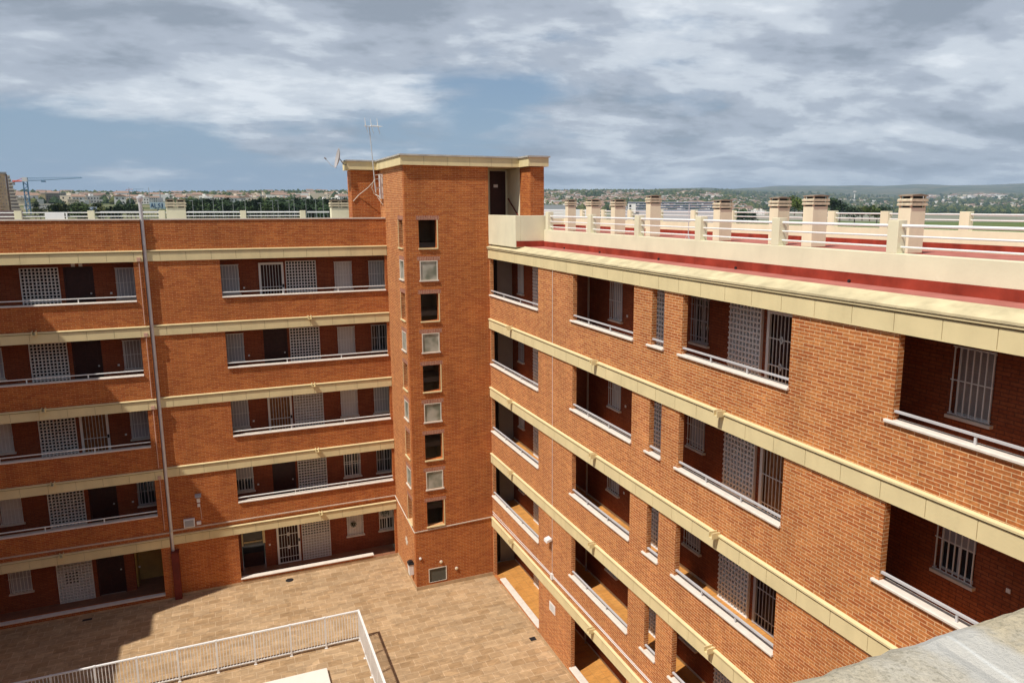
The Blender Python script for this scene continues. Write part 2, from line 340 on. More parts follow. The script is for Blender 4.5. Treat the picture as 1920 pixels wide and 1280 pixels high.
# --- prototypes of windows, doors, gates and lattices, facing -y, origin bottom centre on the wall plane
def win_proto(kind, w_=.70, h_=1.17, bars=6, hb=(.52,)):
    fr = MB(); d = .07
    fr.box(-w_/2+.003, -w_/2+.045, d, d+.05, 0.003, h_-.003); fr.box(w_/2-.045, w_/2-.003, d, d+.05, 0.003, h_-.003)
    fr.box(-w_/2+.045, w_/2-.045, d, d+.05, h_-.05, h_-.003); fr.box(-w_/2+.045, w_/2-.045, d, d+.05, 0.003, .045)
    fr.box(-.02, .02, d+.008, d+.042, .045, h_-.05)
    F = fr.build('window', M['white'] if kind != 'dark' else M['grey_rail'], None, True)
    g = MB(); g.box(-w_/2+.04, w_/2-.04, d+.02, d+.03, .04, h_-.045); o = g.build('pane', M['glass'], F, True)
    if kind in ('shut', 'shutw', 'shutb', 'half', 'halfw'):
        s = MB(); z0 = .045 if not kind.startswith('half') else h_*.45
        n = max(6, int((h_-z0)/.055)); hh = (h_-.05-z0)/n
        for i in range(n): s.prism([(d-.012, z0+i*hh), (d+.004, z0+i*hh), (d+.004, z0+(i+1)*hh-.004), (d-.004, z0+(i+1)*hh-.004)], 0, -w_/2+.05, w_/2-.05)
        s.build('shutter', M[{'shut': 'shutter', 'half': 'shutter', 'shutw': 'shutter_w', 'halfw': 'shutter_w', 'shutb': 'shutter_b'}[kind]], F, True)
    b = MB(); y = -.045
    for i in range(bars+1):
        x = -w_/2+.0+w_*i/bars; b.box(x-.010, x+.010, y-.008, y+.008, .03, h_-.0)
    for f in (.03/h_, 1.0)+tuple(hb): b.box(-w_/2-.03, w_/2+.03, y-.018, y-.008, h_*f-.009, h_*f+.009)
    for sx in (-1, 1):
        for z in (.04, h_-.03): b.box(sx*w_/2-.008, sx*w_/2+.008, y-.008, -.001, z-.008, z+.008)
    b.build('window_grille', M['white'] if kind != 'dark' else M['shutter'], F, True)
    s = MB(); s.box(-w_/2-.06, w_/2+.06, -.09, .12, -.055, -.002); s.build('sill', M['stone'], F, True)
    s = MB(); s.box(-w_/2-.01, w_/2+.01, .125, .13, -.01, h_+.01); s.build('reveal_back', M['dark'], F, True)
    return F
def door_proto(kind, w_=.92, h_=1.98):
    F = MB()
    if kind in ('dark', 'warm'):
        F.box(-w_/2, w_/2, .05, .10, .02, h_-.002)
        for z0, z1 in ((.15, .85), (.98, 1.85)):
            for x0, x1 in ((-w_/2+.1, -.04), (.04, w_/2-.1)): F.box(x0, x1, .04, .05, z0, z1)
        D = F.build('door', M['door'] if kind == 'dark' else M['door_warm'], None, True)
        h = MB(); h.lathe((w_/2-.09, .05, 1.0), (0, -1, 0), [(0, .0), (0, .02), (.03, .02), (.05, .035), (.06, .0)], 10); h.build('door_handle', M['steel'], D, True)
        f = MB(); f.box(-w_/2-.04, -w_/2, -.005, .1, .02, h_+.04); f.box(w_/2, w_/2+.04, -.005, .1, .02, h_+.04); f.box(-w_/2, w_/2, -.005, .1, h_, h_+.04)
        f.build('door_frame', M['door'], D, True); return D
    # barred security gate
    bars = 7; y = -.03
    F.box(-w_/2, -w_/2+.085, y-.03, y+.03, .02, h_); F.box(w_/2-.085, w_/2, y-.03, y+.03, .02, h_); F.box(-w_/2+.085, w_/2-.085, y-.03, y+.03, h_-.09, h_); F.box(-w_/2+.085, w_/2-.085, y-.02, y+.02, .02, .06)
    thin = kind == 'bars'
    D = F.build('security_gate', M['shutter'] if thin else M['white'], None, True)
    g = MB(); iw = w_-.17
    for i in range(1, bars): x = -iw/2+iw*i/bars; g.box(x-.007, x+.007, y-.009, y+.009, .06, h_-.09)
    for z in ((.30, .98) if kind != 'orna' else (.30, .75, 1.35)): g.box(-iw/2, iw/2, y-.02, y-.0095, z-.012, z+.012)
    if kind == 'orna':
        for z in (.75, 1.35):
            for k in range(4):
                a = k*math.pi/4
                pts = [(math.cos(a)*.055*math.cos(t), y-.03, z+.07*math.sin(t)+math.sin(a)*.05*math.cos(t)) for t in [i*math.pi/5 for i in range(11)]]
                g.path(pts, .007, 4)
    g.build('gate_bars', M['shutter'] if kind == 'bars' else M['white'], D, True)
    d = MB(); d.box(-w_/2+.003, w_/2-.003, .07, .11, .02, h_-.003); d.build('door_leaf', M['door_warm'] if kind in ('warmgate',) else M['door'], D, True)
    h = MB(); h.box(w_/2-.075, w_/2-.01, y-.05, y-.03, .95, 1.08); h.build('lock', M['black'], D, True)
    return D
def lattice_proto(w_=1.18, h_=2.5, nx=10, dz=.125, closed=None, proud=.05, side=False):
    # concrete screen block: a real grid of bars with depth
    m = MB(); dx = w_/nx; t = .022 if side == 'E' else .016; ny = int(h_/dz)
    for i in range(nx+1): x = -w_/2+dx*i; m.box(x-t, x+t, -proud, .05, 0.002, ny*dz)
    for j in range(ny+1):
        z = dz*j
        m.box(-w_/2-t-(.03 if side == 'E' else 0), w_/2+t, -proud-.004, .048, max(.003, z-t), z+t)
    L = m.build('lattice_screen', M['lattice'], None, True)
    b = MB()
    if closed == 'all': b.box(-w_/2, w_/2, .052, .06, 0, ny*dz)
    elif closed == 'low': b.box(-w_/2, w_/2, .052, .06, 0, ny*dz*.56)
    elif closed == 'window':
        b.box(-w_/2, w_/2, .052, .06, 0, dz*6); b.box(-w_/2, w_/2, .052, .06, dz*10, ny*dz); b.box(-w_/2, -w_/2+dx*2, .052, .06, dz*6, dz*10); b.box(-w_/2+dx*6, w_/2, .052, .06, dz*6, dz*10)
    if closed: b.build('lattice_infill', M['lattice_back'] if closed != 'window' else M['lattice'], L, True)
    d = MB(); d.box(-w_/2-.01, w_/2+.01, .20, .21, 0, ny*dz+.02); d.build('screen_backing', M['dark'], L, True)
    return L
PR = {}
def proto(key, fn, *a, **k):
    if key not in PR:
        PR[key] = [fn(*a, **k), False]
    return PR[key]
def place(key, fn, face, u, z, *a, **k):
    """face 'N': on wall y=YI facing -y, u = x. face 'E': on wall x=XI facing -x, u = y"""
    if face == 'N': loc = Vector((u, YI, z)); rot = (0, 0, 0)
    elif face == 'E': loc = Vector((XI, u, z)); rot = (0, 0, R(-90))
    elif face == 'T': loc = Vector((u, 28.0, z)); rot = (0, 0, 0)
    elif face == 'S': loc = Vector((6.55, u, z)); rot = (0, 0, R(-90))
    pr = proto(key, fn, *a, **k)
    l = loc-PW[B.name]
    if not pr[1]:
        o = pr[0]; o.parent = B; o.location = l; o.rotation_euler = rot; pr[1] = True
    else: o = copy_tree(pr[0], B, l, rot)
    return o
WZ, WH = .76, 1.17
holesN = []; holesE = []
def window(face, c, k, kind, w_=.70, z=WZ, h_=WH, **kw):
    (holesN if face == 'N' else holesE).append((c-w_/2, c+w_/2, zk(k)+z, zk(k)+z+h_))
    return place(('w', kind, w_, h_, tuple(kw.items())), win_proto, face, c, zk(k)+z, kind, w_, h_, **kw)
def door(face, c, k, kind, w_=.92, h_=1.98):
    (holesN if face == 'N' else holesE).append((c-w_/2, c+w_/2, zk(k)+.0, zk(k)+h_))
    return place(('d', kind, w_, h_), door_proto, face, c, zk(k), kind, w_, h_)
def lattice(face, c, k, closed=None, w_=1.18, nx=10):
    h_ = 2.06 if face == 'N' else 2.30
    hh = int(h_/.125)*.125
    (holesN if face == 'N' else holesE).append((c-w_/2-.012, c+w_/2+.012, zk(k)+.0, zk(k)+hh+.012))
    return place(('l', closed, w_, nx, face), lattice_proto, face, c, zk(k), w_, h_, nx, .125, closed, .05 if face == 'N' else .07, 'E' if face == 'E' else '')
# north wing, right-hand gallery
tN = {4: ('shut', 'gate', None, 'shutw', 'shut'), 3: ('shutb2', 'dark', None, 'shutw', 'dark'), 2: ('shut', 'gate', 'all', 'shutw', 'shut'),
      1: ('half', 'dark', None, 'open', 'dark'), 0: (None, 'orna', 'low', 'shutw', 'halfw')}
for k, (a, d, l, b, c) in tN.items():
    if a: window('N', .43, k, {'shutb2': 'shut'}.get(a, a))
    if d in ('gate', 'orna'): door('N', 2.03, k, 'warmgate' if k == 2 else d, .96)
    else: door('N', 2.03, k, d, .86)
    lattice('N', 3.20, k, l)
    window('N', 4.91, k, {'open': 'glass'}.get(b, b), hb=(.52,) if k != 1 else (.6, .52))
    window('N', 6.35, k, c)
# north wing, left-hand gallery
tM = {4: ('shut', None, 'dark', 'shut'), 3: ('shut', None, 'warmdark', 'shutb'), 2: ('shutw', None, 'warmgate', 'shut'), 1: ('shutw', None, 'dark', 'dark'), 0: ('shut', 'window', 'dark', None)}
for k, (a, l, d, c) in tM.items():
    window('N', -7.79, k, a); lattice('N', -5.99, k, l)
    if 'gate' in d: door('N', -4.78, k, d, .96)
    else: door('N', -4.76, k, 'dark', .88)
    if c: window('N', -3.19, k, c)
# east wing
tE = {4: ('shutw', 'shut', 'dark', 'orna', 'shutb', None), 3: ('dark', 'shutw', 'shut', 'warmgate', 'half', None), 2: ('shut', 'shut', 'shut', 'bars', 'shut', None),
      1: ('dark', 'shut', 'shut', 'dark', 'shut', 'all'), 0: ('shut', 'shut', 'shut', 'dark', 'shut', None)}
for k, (w1, w2, w3, d, w4, l) in tE.items():
    window('E', 27.95, k, w1, .5); lattice('E', 26.0, k, 'all', 1.14, 9)
    window('E', 20.06, k, w2); lattice('E', 17.35, k, 'all', 1.14, 9)
    window('E', 15.66, k, w3, hb=(.52, .16, .85)); lattice('E', 13.84, k, 'all', 1.10, 9)
    door('E', 12.60, k, d, .98)
    window('E', 8.08, k, w4)
# back walls of the galleries
holesN += [(-3.92, -2.60, 0, 2.45), (.13, 1.06, 0, 2.2)]
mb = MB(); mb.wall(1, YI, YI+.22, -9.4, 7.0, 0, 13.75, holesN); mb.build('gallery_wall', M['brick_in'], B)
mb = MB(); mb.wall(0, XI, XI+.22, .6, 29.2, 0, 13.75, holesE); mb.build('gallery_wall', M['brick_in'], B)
# ground floor passage and ochre recess on the north side
mb = MB(); mb.box(-3.92, -2.60, YI+.9, YI+1.0, 0, 2.45); mb.build('ochre_recess_wall', M['yellowwall'], B)
mb = MB(); mb.box(-3.92, -3.86, YI+.22, YI+.9, 0, 2.45); mb.box(-2.66, -2.60, YI+.22, YI+.9, 0, 2.45); mb.box(-3.92, -2.6, YI+.22, YI+.9, 2.45, 2.5); mb.build('recess_side_wall', M['yellowwall'], B)
mb = MB(); mb.box(.16, 1.03, YI+.3, YI+.34, .0, 2.2); P_ = mb.build('passage_door', M['glass'], B)
mb = MB(); mb.box(.14, .20, YI-.04, YI+.28, 1.12, 2.24); mb.box(.98, 1.08, YI-.04, YI+.28, 1.12, 2.24); mb.box(.22, .97, YI+.26, YI+.29, 1.10, 1.16); mb.build('door_surround', M['band'], P_)
mb = MB(); mb.box(.20, .98, YI+.25, YI+.285, .0, .62); mb.build('lower_panel', M['door'], P_)
# gallery slabs, floors, ceilings
for k in range(1, 6):
    z = zk(k)
    mb = MB(); mb.box(-9.4, 6.54, YL+.37, YI-.002, z-.25, z-.004 if k < 5 else 13.95); mb.build('gallery_slab', M['ceiling'], B)
    mb = MB(); mb.box(XR+.15, XI-.002, .6, 28.99, z-.25, z-.004 if k < 5 else 13.83); mb.build('gallery_slab', M['ceiling'], B)
for k in range(0, 5):
    z = zk(k)
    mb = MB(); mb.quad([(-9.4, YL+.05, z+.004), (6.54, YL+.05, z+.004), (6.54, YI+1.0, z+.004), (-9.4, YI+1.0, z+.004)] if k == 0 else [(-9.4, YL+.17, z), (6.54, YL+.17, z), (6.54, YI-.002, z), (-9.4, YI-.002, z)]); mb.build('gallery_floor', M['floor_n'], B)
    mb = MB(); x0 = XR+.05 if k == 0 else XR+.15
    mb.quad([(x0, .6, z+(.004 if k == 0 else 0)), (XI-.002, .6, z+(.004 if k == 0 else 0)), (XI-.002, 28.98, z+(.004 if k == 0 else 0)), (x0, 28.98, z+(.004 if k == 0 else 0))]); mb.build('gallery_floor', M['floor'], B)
    # tile skirting along the gallery back walls
    mb = MB(); mb.box(XI-.014, XI-.001, .6, 12.05, z+.004, z+.075); mb.box(XI-.014, XI-.001, 14.45, 16.7, z+.004, z+.075); mb.box(XI-.014, XI-.001, 18, 25.4, z+.004, z+.075); mb.box(XI-.014, XI-.001, 26.6, 28.9, z+.004, z+.075)
    mb.build('skirting', M['coping'], B)
# wall closing the east gallery behind the tower, with a dark lobby door
mb = MB(); mb.box(10.55, XI, 29.0, 29.1, 0, 13.75); mb.build('gallery_end_wall', M['greymetal'], B)
for k in range(5):
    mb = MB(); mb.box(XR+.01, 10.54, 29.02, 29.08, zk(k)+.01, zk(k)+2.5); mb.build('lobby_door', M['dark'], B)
# dividing pier and pipe in the second bay of the east galleries
for k in range(5):
    mb = MB(); mb.tube((XI-.05, 21.88, zk(k)+.01), (XI-.05, 21.88, zk(k)+2.54), .035); mb.build('downpipe', M['grey_rail'], B)
# --- outer brick skins with the gallery openings
OT, OB = 2.25, .75
hN = []; hL = []
for k in range(5):
    b0 = OB if k else .22
    hN.append((.12, 6.45, zk(k)+b0, zk(k)+OT)) if k else hN.extend([(.02, 5.44, .22, OT), (5.44, 6.45, .02, OT)])
    hL.append((-9.3, -2.79, zk(k)+b0, zk(k)+OT))
mb = MB(); mb.wall(1, YL, YL+.16, -2.46, 6.55, 0, 14.94, hN); mb.build('outer_wall', M['brick_far'], B)
mb = MB(); mb.wall(1, YLF, YLF+.36, -9.6, -2.46, 0, 14.94, hL); mb.build('outer_wall', M['brick_far'], B)
hE = []
EO = [(23.08, 27.9), (16.74, 20.38), (15.28, 15.84), (10.88, 14.5), (3.6, 8.45)]
for k in range(5):
    for i, (a, b) in enumerate(EO):
        b0 = OB if k else .25
        if k == 0 and i == 0: hE += [(23.08, 27.0, .25, OT), (27.0, 27.9, .02, OT)]
        else: hE.append((a, b, zk(k)+b0, zk(k)+OT))
mb = MB(); mb.wall(0, XR, XR+.14, .6, 27.998, 0, 13.84, hE); mb.build('outer_wall', M['brick'], B)
# --- sills (stone copings on the gallery parapets) and handrails
def sill(face, a, b, z, out=.055):
    mb = MB()
    prof = [(-out, .008), (-out-.0, .040), (-out+.015, .055), (.18, .055), (.19, .045), (.19, .008)]
    if face == 'N': mb.prism([(YL+u, z+v) for u, v in prof], 0, a, b)
    elif face == 'L': mb.prism([(YLF+u, z+v) for u, v in prof], 0, a, b)
    else: mb.prism([(XR+u, z+v) for u, v in prof], 1, a, b)
    return mb.build('parapet_sill', M['stone'], B)
def rail(face, a, b, z, posts):
    mb = MB(); c = (YL if face == 'N' else YLF if face == 'L' else XR)+.045; z += .025
    if face in 'NL':
        mb.box(a, b, c-.025, c+.025, z-.01, z+.022)
        for p in posts: mb.box(p-.018, p+.018, c-.012, c+.012, z-.16, z-.02)
    else:
        mb.box(c-.025, c+.025, a, b, z-.01, z+.025)
        for p in posts: mb.box(c-.012, c+.012, p-.018, p+.018, z-.16, z-.02)
    return mb.build('handrail', M['grey_rail'] if face == 'E' else M['white'], B)
for k in range(5):
    z = zk(k)
    if k:
        sill('N', .12, 6.45, z+OB, .06); rail('N', .13, 6.44, z+.93, [2.35, 4.5])
        sill('L', -9.3, -2.79, z+OB, .06); rail('L', -9.29, -2.8, z+.93, [-8.6, -6.5, -4.6] if k % 2 else [-7.6, -4.65])
        sill('E', 23.05, 27.93, z+OB); rail('E', 23.09, 27.89, z+.92, [26.48, 24.79])
        sill('E', 16.72, 20.5, z+OB); rail('E', 16.75, 20.37, z+.92, [19.38, 18.07])
        sill('E', 15.25, 16.02, z+OB); rail('E', 15.29, 15.83, z+.92, [])
        sill('E', 10.86, 14.62, z+OB); rail('E', 10.89, 14.49, z+.92, [13.41, 12.16])
        sill('E', 3.55, 8.58, z+OB); rail('E', 3.61, 8.44, z+.92, [7.02, 5.3])
    else:
        sill('N', .0, 5.46, .22, .05); sill('L', -9.3, -2.79, .22, .05)
        sill('E', 23.05, 27.03, .25); sill('E', 16.72, 20.4, .25); sill('E', 15.25, 15.86, .25); sill('E', 10.86, 14.52, .25); sill('E', 3.6, 8.45, .25)
# --- yellow bands with jointed panels, a lip and water spouts
def band(face, a, b, z, j0, sp=.872, spouts=(), top=True):
    mb = MB(); j = []; x = j0
    while x > a: x -= sp
    while x < b: j.append(x); x += sp
    j = [a]+[q for q in j if a+.05 < q < b-.05]+[b]
    def bx(c0, c1, u0, u1, z0, z1):
        if face == 'E': mb.box(XR+c0, XR+c1, u0, u1, z0, z1)
        elif face == 'N': mb.box(u0, u1, YL+c0, YL+c1, z0, z1)
        elif face == 'L': mb.box(u0, u1, YLF+c0, YLF+c1, z0, z1)
        elif face == 'W': mb.box(XW-c0, XW-c1, u0, u1, z0, z1)
    bx(-.028, .0, a, b, z+.004, z+.285); mb.mi[-6:] = [1]*6
    for u0, u1 in zip(j, j[1:]): bx(-.05, -.0285, u0+.006, u1-.006, z-.012, z+.305)
    bx(-.0495, .262, a+.0, b, z-.016, z+.003)
    def lip(u0, u1):
        q = [(-.08, z+.340), (-.08, z+.375), (.0, z+.39), (.0, z+.340)]
        if face == 'E': mb.prism([(XR+u, v) for u, v in q], 1, u0, u1)
        elif face == 'N': mb.prism([(YL+u, v) for u, v in q], 0, u0, u1)
        elif face == 'L': mb.prism([(YLF+u, v) for u, v in q], 0, u0, u1)
        elif face == 'W': mb.prism([(XW-u, v) for u, v in q], 1, u0, u1)
    lip(a, b)
    bx(-.028, .0, a, b, z+.286, z+.339); mb.mi[-6:] = [1]*6  # groove below the lip, coloured dark as its shadow line
    o = mb.build('band', [M['band'], M['joint']], B)
    for s_ in spouts:
        m2 = MB()
        def b2(c0, c1, u0, u1, z0, z1):
            if face == 'E': m2.box(XR+c0, XR+c1, u0, u1, z0, z1)
            elif face == 'N': m2.box(u0, u1, YL+c0, YL+c1, z0, z1)
            else: m2.box(u0, u1, YLF+c0, YLF+c1, z0, z1)
        b2(-.24, -.02, s_-.07, s_-.045, z+.325, z+.44); b2(-.24, -.02, s_+.045, s_+.07, z+.325, z+.44); b2(-.24, -.02, s_-.07, s_+.07, z+.300, z+.3245)
        m2.build('water_spout', M['band'], o)
    return o
for k in range(5):
    z = zk(k)+OT-.02+.02
    band('N', -2.455, 6.54, z, -.16, spouts=[3.3] if k < 4 else [])
    band('L', -9.6, -2.46, z, -2.75, spouts=[-6.07] if k < 4 else [])
    band('E', .6, 27.99, z, 26.84, spouts=[25.5, 18.7, 12.8] if k < 4 else [])
# --- parapet of the north wing
mb = MB(); mb.box(-9.6, -2.45, YLF-.03, YLF+.44, 14.94, 14.985); mb.box(-2.449, 6.54, YL-.03, YL+.28, 14.94, 14.985); mb.build('parapet_coping', M['coping'], B)
# small drip pipes beside the pole
# --- flat roofs
mb = MB()
mb.box(-12.7, 6.5, YI+.0, 42.0, 13.76, 14.0); mb.box(-9.4, 6.54, YLF+.41, YI-.001, 13.96, 14.0)
mb.build('north_roof', M['concrete'], B)
mb = MB(); mb.box(11.2, 21.5, .6, 46.0, 13.76, 14.03); mb.build('east_roof', M['pink'], B)
mb = MB(); mb.prism([(XR-.10, 13.84), (XR-.10, 13.88), (XR+.34, 14.012), (XR+.34, 13.84)], 1, .6, 27.99); mb.build('roof_edge_coping', M['grimy_dimmed'], B)
mb = MB(); mb.box(XR+.341, 10.95, .6, 25.1, 13.84, 13.999); mb.build('roof_gutter', M['pink'], B)
mb = MB(); mb.box(10.935, 10.949, .6, 25.09, 14.0, 14.19); mb.box(XR+.02, 10.934, 25.075, 25.089, 14.0, 14.21); mb.build('red_upstand', M['red'], B)
mb = MB(); 
for y in (23.3, 20.7, 17.3, 14.0, 10.6): mb.tube((10.90, y, 14.03), (10.934, y, 14.03), .03)
mb.build('drain_hole', M['black'], B)
mb = MB(); mb.box(10.95, 11.17, .6, 25.09, 13.9, 14.60); mb.build('roof_parapet', M['cream'], B, bevel=.01)
mb = MB(); mb.box(XR-.012, XR+.2, 25.1, 27.99, 13.98, 15.11); mb.box(XR+.201, 11.17, 25.1, 25.3, 13.9, 15.11); mb.build('roof_box_wall', M['cream'], B, bevel=.01)
# near railing with its posts
NP = [24.86, 21.53, 18.57, 15.6, 12.77, 9.72, 6.7, 3.7]
for y in NP:
    mb = MB(); mb.box(10.955, 11.165, y-.115, y+.115, 14.599, 15.18 if y < 24 else 15.24); mb.build('railing_post', M['cream'], B, bevel=.008)
for a, b in zip(NP, NP[1:]):
    mb = MB()
    for z, r in ((15.08, .028), (14.9, .018), (14.71, .018)): mb.tube((11.06, b+.1, z), (11.06, a-.1, z), r)
    mb.build('railing_bar', M['white'], B)
# far parapet and railing of the east roof
mb = MB(); mb.box(21.5, 21.72, .6, 46.2, 13.7, 14.68); mb.box(12.2, 21.5, 46.0, 46.2, 13.7, 14.68); mb.build('roof_parapet', M['cream'], B, bevel=.01)
mb = MB(); mb.box(21.485, 21.499, .6, 45.98, 14.031, 14.27); mb.box(12.2, 21.484, 45.984, 45.998, 14.031, 14.27); mb.build('red_upstand', M['red'], B)
FP = [1.5, 4.5, 7.5, 10.5, 13.4, 16.4, 19.5, 22.0, 25.1, 28.1, 31.1, 34.2, 37.3, 40.5, 43.4]
for y in FP:
    mb = MB(); mb.box(21.505, 21.715, y-.17, y+.17, 14.679, 15.27); mb.build('railing_post', M['cream'], B, bevel=.008)
for a, b in zip(FP, FP[1:]):
    mb = MB()
    for z, r in ((15.18, .025), (15.0, .02)): mb.tube((21.6, a+.15, z), (21.6, b-.15, z), r)
    mb.build('railing_bar', M['white'], B)
mb = MB()
for z in (15.18, 15.0): mb.tube((12.2, 46.1, z), (21.5, 46.1, z), .025)
mb.build('railing_bar', M['white'], B)
# rear railing of the north roof
mb = MB(); mb.box(-12.7, 6.6, 42.0, 42.2, 13.7, 14.80); mb.build('roof_parapet', M['cream'], B, bevel=.01)
RP = [-11.2, -8.25, -5.32, -2.3, 1.44, 4.38]
for x in RP:
    mb = MB(); mb.box(x-.14, x+.14, 42.005, 42.195, 14.799, 15.24); mb.build('railing_post', M['cream'], B, bevel=.008)
for a, b in zip(RP, RP[1:]):
    mb = MB()
    for z in (15.15, 14.97): mb.tube((a+.12, 42.1, z), (b-.12, 42.1, z), .022)
    mb.build('railing_bar', M['white'], B)
mb = MB()
for x0 in (-7.2,): mb.box(x0, x0+.78, 42.06, 42.075, 14.82, 15.14)
mb.box(-6.36, -6.3, 42.03, 42.09, 14.8, 15.16)
mb.build('railing_panel', M['white'], B)
# chimneys
def chimney(x0, x1, y0, y1, top, double=False, body=None):
    body = body or top-.40
    m1 = MB(); m1.box(x0, x1, y0, y1, 13.9, body); c = m1.build('chimney', M['cream'], B, bevel=.006)
    m2 = MB(); o = .04
    secs = [(x0, (x0+x1)/2-.04, y0, y1), ((x0+x1)/2+.04, x1, y0, y1)] if double else [(x0, x1, y0, y1)]
    for (a, b, cc, d) in secs:
        for z in (body+.055, body+.175): m2.prism([(a-o, z), (a-o, z+.045), (a-o+.03, z+.085), (b+o-.03, z+.085), (b+o, z+.045), (b+o, z)], 1, cc-o, d+o)
        for dx in (a+.03, b-.03):
            for dy in (cc+.03, d-.03): m2.box(dx-.025, dx+.025, dy-.025, dy+.025, body, top-.06)
    m2.build('chimney_cowl', plain('terracotta_cowl', (.62, .54, .38), .85, .15, 0, 8), c)
    m3 = MB()
    for (a, b, cc, d) in secs:
        m3.prism([(a-.03, top-.065), (a-.01, top-.03), ((a+b)/2, top), (b+.01, top-.03), (b+.03, top-.065)], 1, cc-.03, d+.03)
    m3.build('chimney_cap', M['brownplate'], c)
    m4 = MB()
    for (a, b, cc, d) in secs: m4.box(a+.07, b-.07, cc+.07, d-.07, body-.01, top-.07)
    m4.build('flue', M['black'], c)
    if not double:
        m5 = MB(); m5.box(x0-.02, x1+.02, y0-.02, y1+.02, 14.03, 14.06); m5.build('chimney_base', M['red'], c)
    return c
for y0, y1, x1, t in [(16.09, 16.53, 19.41, 15.79), (20.06, 20.54, 19.45, 15.83), (21.82, 22.28, 19.34, 15.78), (25.27, 25.7, 19.41, 15.72), (30.61, 31.01, 19.37, 15.97), (34.03, 34.46, 19.42, 15.82), (36.65, 37.3, 19.35, 15.85), (39.62, 39.98, 19.31, 15.85)]:
    chimney(18.8, x1, y0, y1, t)
chimney(-1.93, -1.13, 38.9, 39.4, 15.78, True); chimney(5.42, 6.30, 38.9, 39.4, 15.78, True)
# --- the stair tower
wA = [(zk(k)+2.68, zk(k)+3.73) for k in range(5)]; wB = [(zk(k)+4.26, zk(k)+5.0) for k in range(4)]
hT = [(7.06, 7.76, a, b) for a, b in wA+wB]+[(7.08, 7.78, .25, .81)]
mb = MB(); mb.wall(1, 28.0, 28.25, 6.55, 9.85, 0, 16.94, hT); mb.build('tower_wall', M['brick_far'], B, ).__setitem__('label', 'brick front of the stair tower')
hS = [(28.42, 29.12, a, b) for a, b in wA+wB]
mb = MB(); mb.wall(0, 6.55, 6.80, 28.2505, 31.62, 0, 16.94, hS); mb.box(6.55, 6.5505, 28.0, 28.25, 0, .001)
mb.build('tower_wall', M['brick'], B)
mb = MB(); mb.box(6.81, 9.8, 31.3, 31.42, 0, 16.9); mb.box(9.70, 9.84, 28.26, 31.3, 0, 16.9); mb.box(8.35, 8.45, 28.9, 31.2, 0, 16.5); mb.build('stairwell_wall', M['tan'], B)
mb = MB(); mb.box(6.56, 11.2, 31.45, 33.3, 0, 16.9) if False else None
mb = MB()
for k in range(1, 6):
    mb = MB(); mb.box(6.81, 9.69, 29.9, 31.29, zk(k)-.2, zk(k)); mb.build('stair_landing', M['ceiling'], B)
    mb = MB(); mb.box(6.81, 9.69, 28.26, 29.0, zk(k)-1.3, zk(k)-1.15); mb.build('stair_landing', M['ceiling'], B)
mb = MB(); mb.box(6.81, 9.69, 28.26, 31.29, 16.8, 16.93); mb.build('stairwell_ceiling', M['ceiling'], B)
def tower_window(face, c, z0, z1, glass):
    w_ = .70; h_ = z1-z0
    mb = MB(); out = -.05
    P = (lambda a, b, y0, y1, z0_, z1_: mb.box(a, b, 28+y0, 28+y1, z0_, z1_)) if face == 'T' else (lambda a, b, y0, y1, z0_, z1_: mb.box(6.55+y0, 6.55+y1, a, b, z0_, z1_))
    P(c-w_/2-.03, c+w_/2+.03, out, .22, z0-.05, z0-.001)
    if glass: 
        P(c-w_/2+.001, c-w_/2+.035, -.01, .05, z0, z1-.001); P(c+w_/2-.035, c+w_/2-.001, -.01, .05, z0, z1-.001); P(c-w_/2+.035, c+w_/2-.035, -.01, .05, z1-.035, z1-.001)
    else:
        P(c+w_/2-.0, c+w_/2+.045, -.006, -.0005, z0-.0, z1)
    o = mb.build('tower_window', M['band'] if not glass else M['coping'], B)
    if glass:
        mb = MB(); P(c-w_/2+.036, c+w_/2-.036, .02, .03, z0+.001, z1-.036); mb.build('pane', M['frosted'], o)
    mb = MB(); P(c-w_/2-.09, c+w_/2+.09, -.004, -.0005, z1+.005, z1+.16); mb.build('brick_lintel', M['soldier'], o)
for a, b in wA: tower_window('T', 7.41, a, b, False); tower_window('S', 28.77, a, b, False)
for a, b in wB: tower_window('T', 7.41, a, b, True); tower_window('S', 28.77, a, b, True)
mb = MB(); mb.box(7.07, 7.79, 27.985, 28.05, .24, .25); mb.box(7.05, 7.081, 27.985, 28.05, .25, .84); mb.box(7.779, 7.81, 27.985, 28.05, .25, .84); mb.box(7.081, 7.779, 27.985, 28.05, .81, .84); o = mb.build('meter_hatch', M['coping'], B)
mb = MB(); mb.box(7.082, 7.778, 28.02, 28.04, .251, .809); mb.build('hatch_door', plain('hatch_olive', (.10, .095, .075), .7, .1), o)
# skirting tiles along the courtyard
mb = MB(); mb.box(6.53, 9.84, 27.985, 27.999, .004, .15); mb.box(6.535, 6.549, 27.999, 31.44, .004, .15)
mb.box(.0, 6.53, YL-.014, YL-.001, .004, .12); mb.box(-2.46, -.01, YL-.014, YL-.001, .004, .10); mb.box(-9.3, -2.46, YLF-.014, YLF-.001, .004, .08); mb.box(XR-.014, XR-.001, .6, 26.99, .004, .09)
mb.build('skirting', M['skirt'], B)
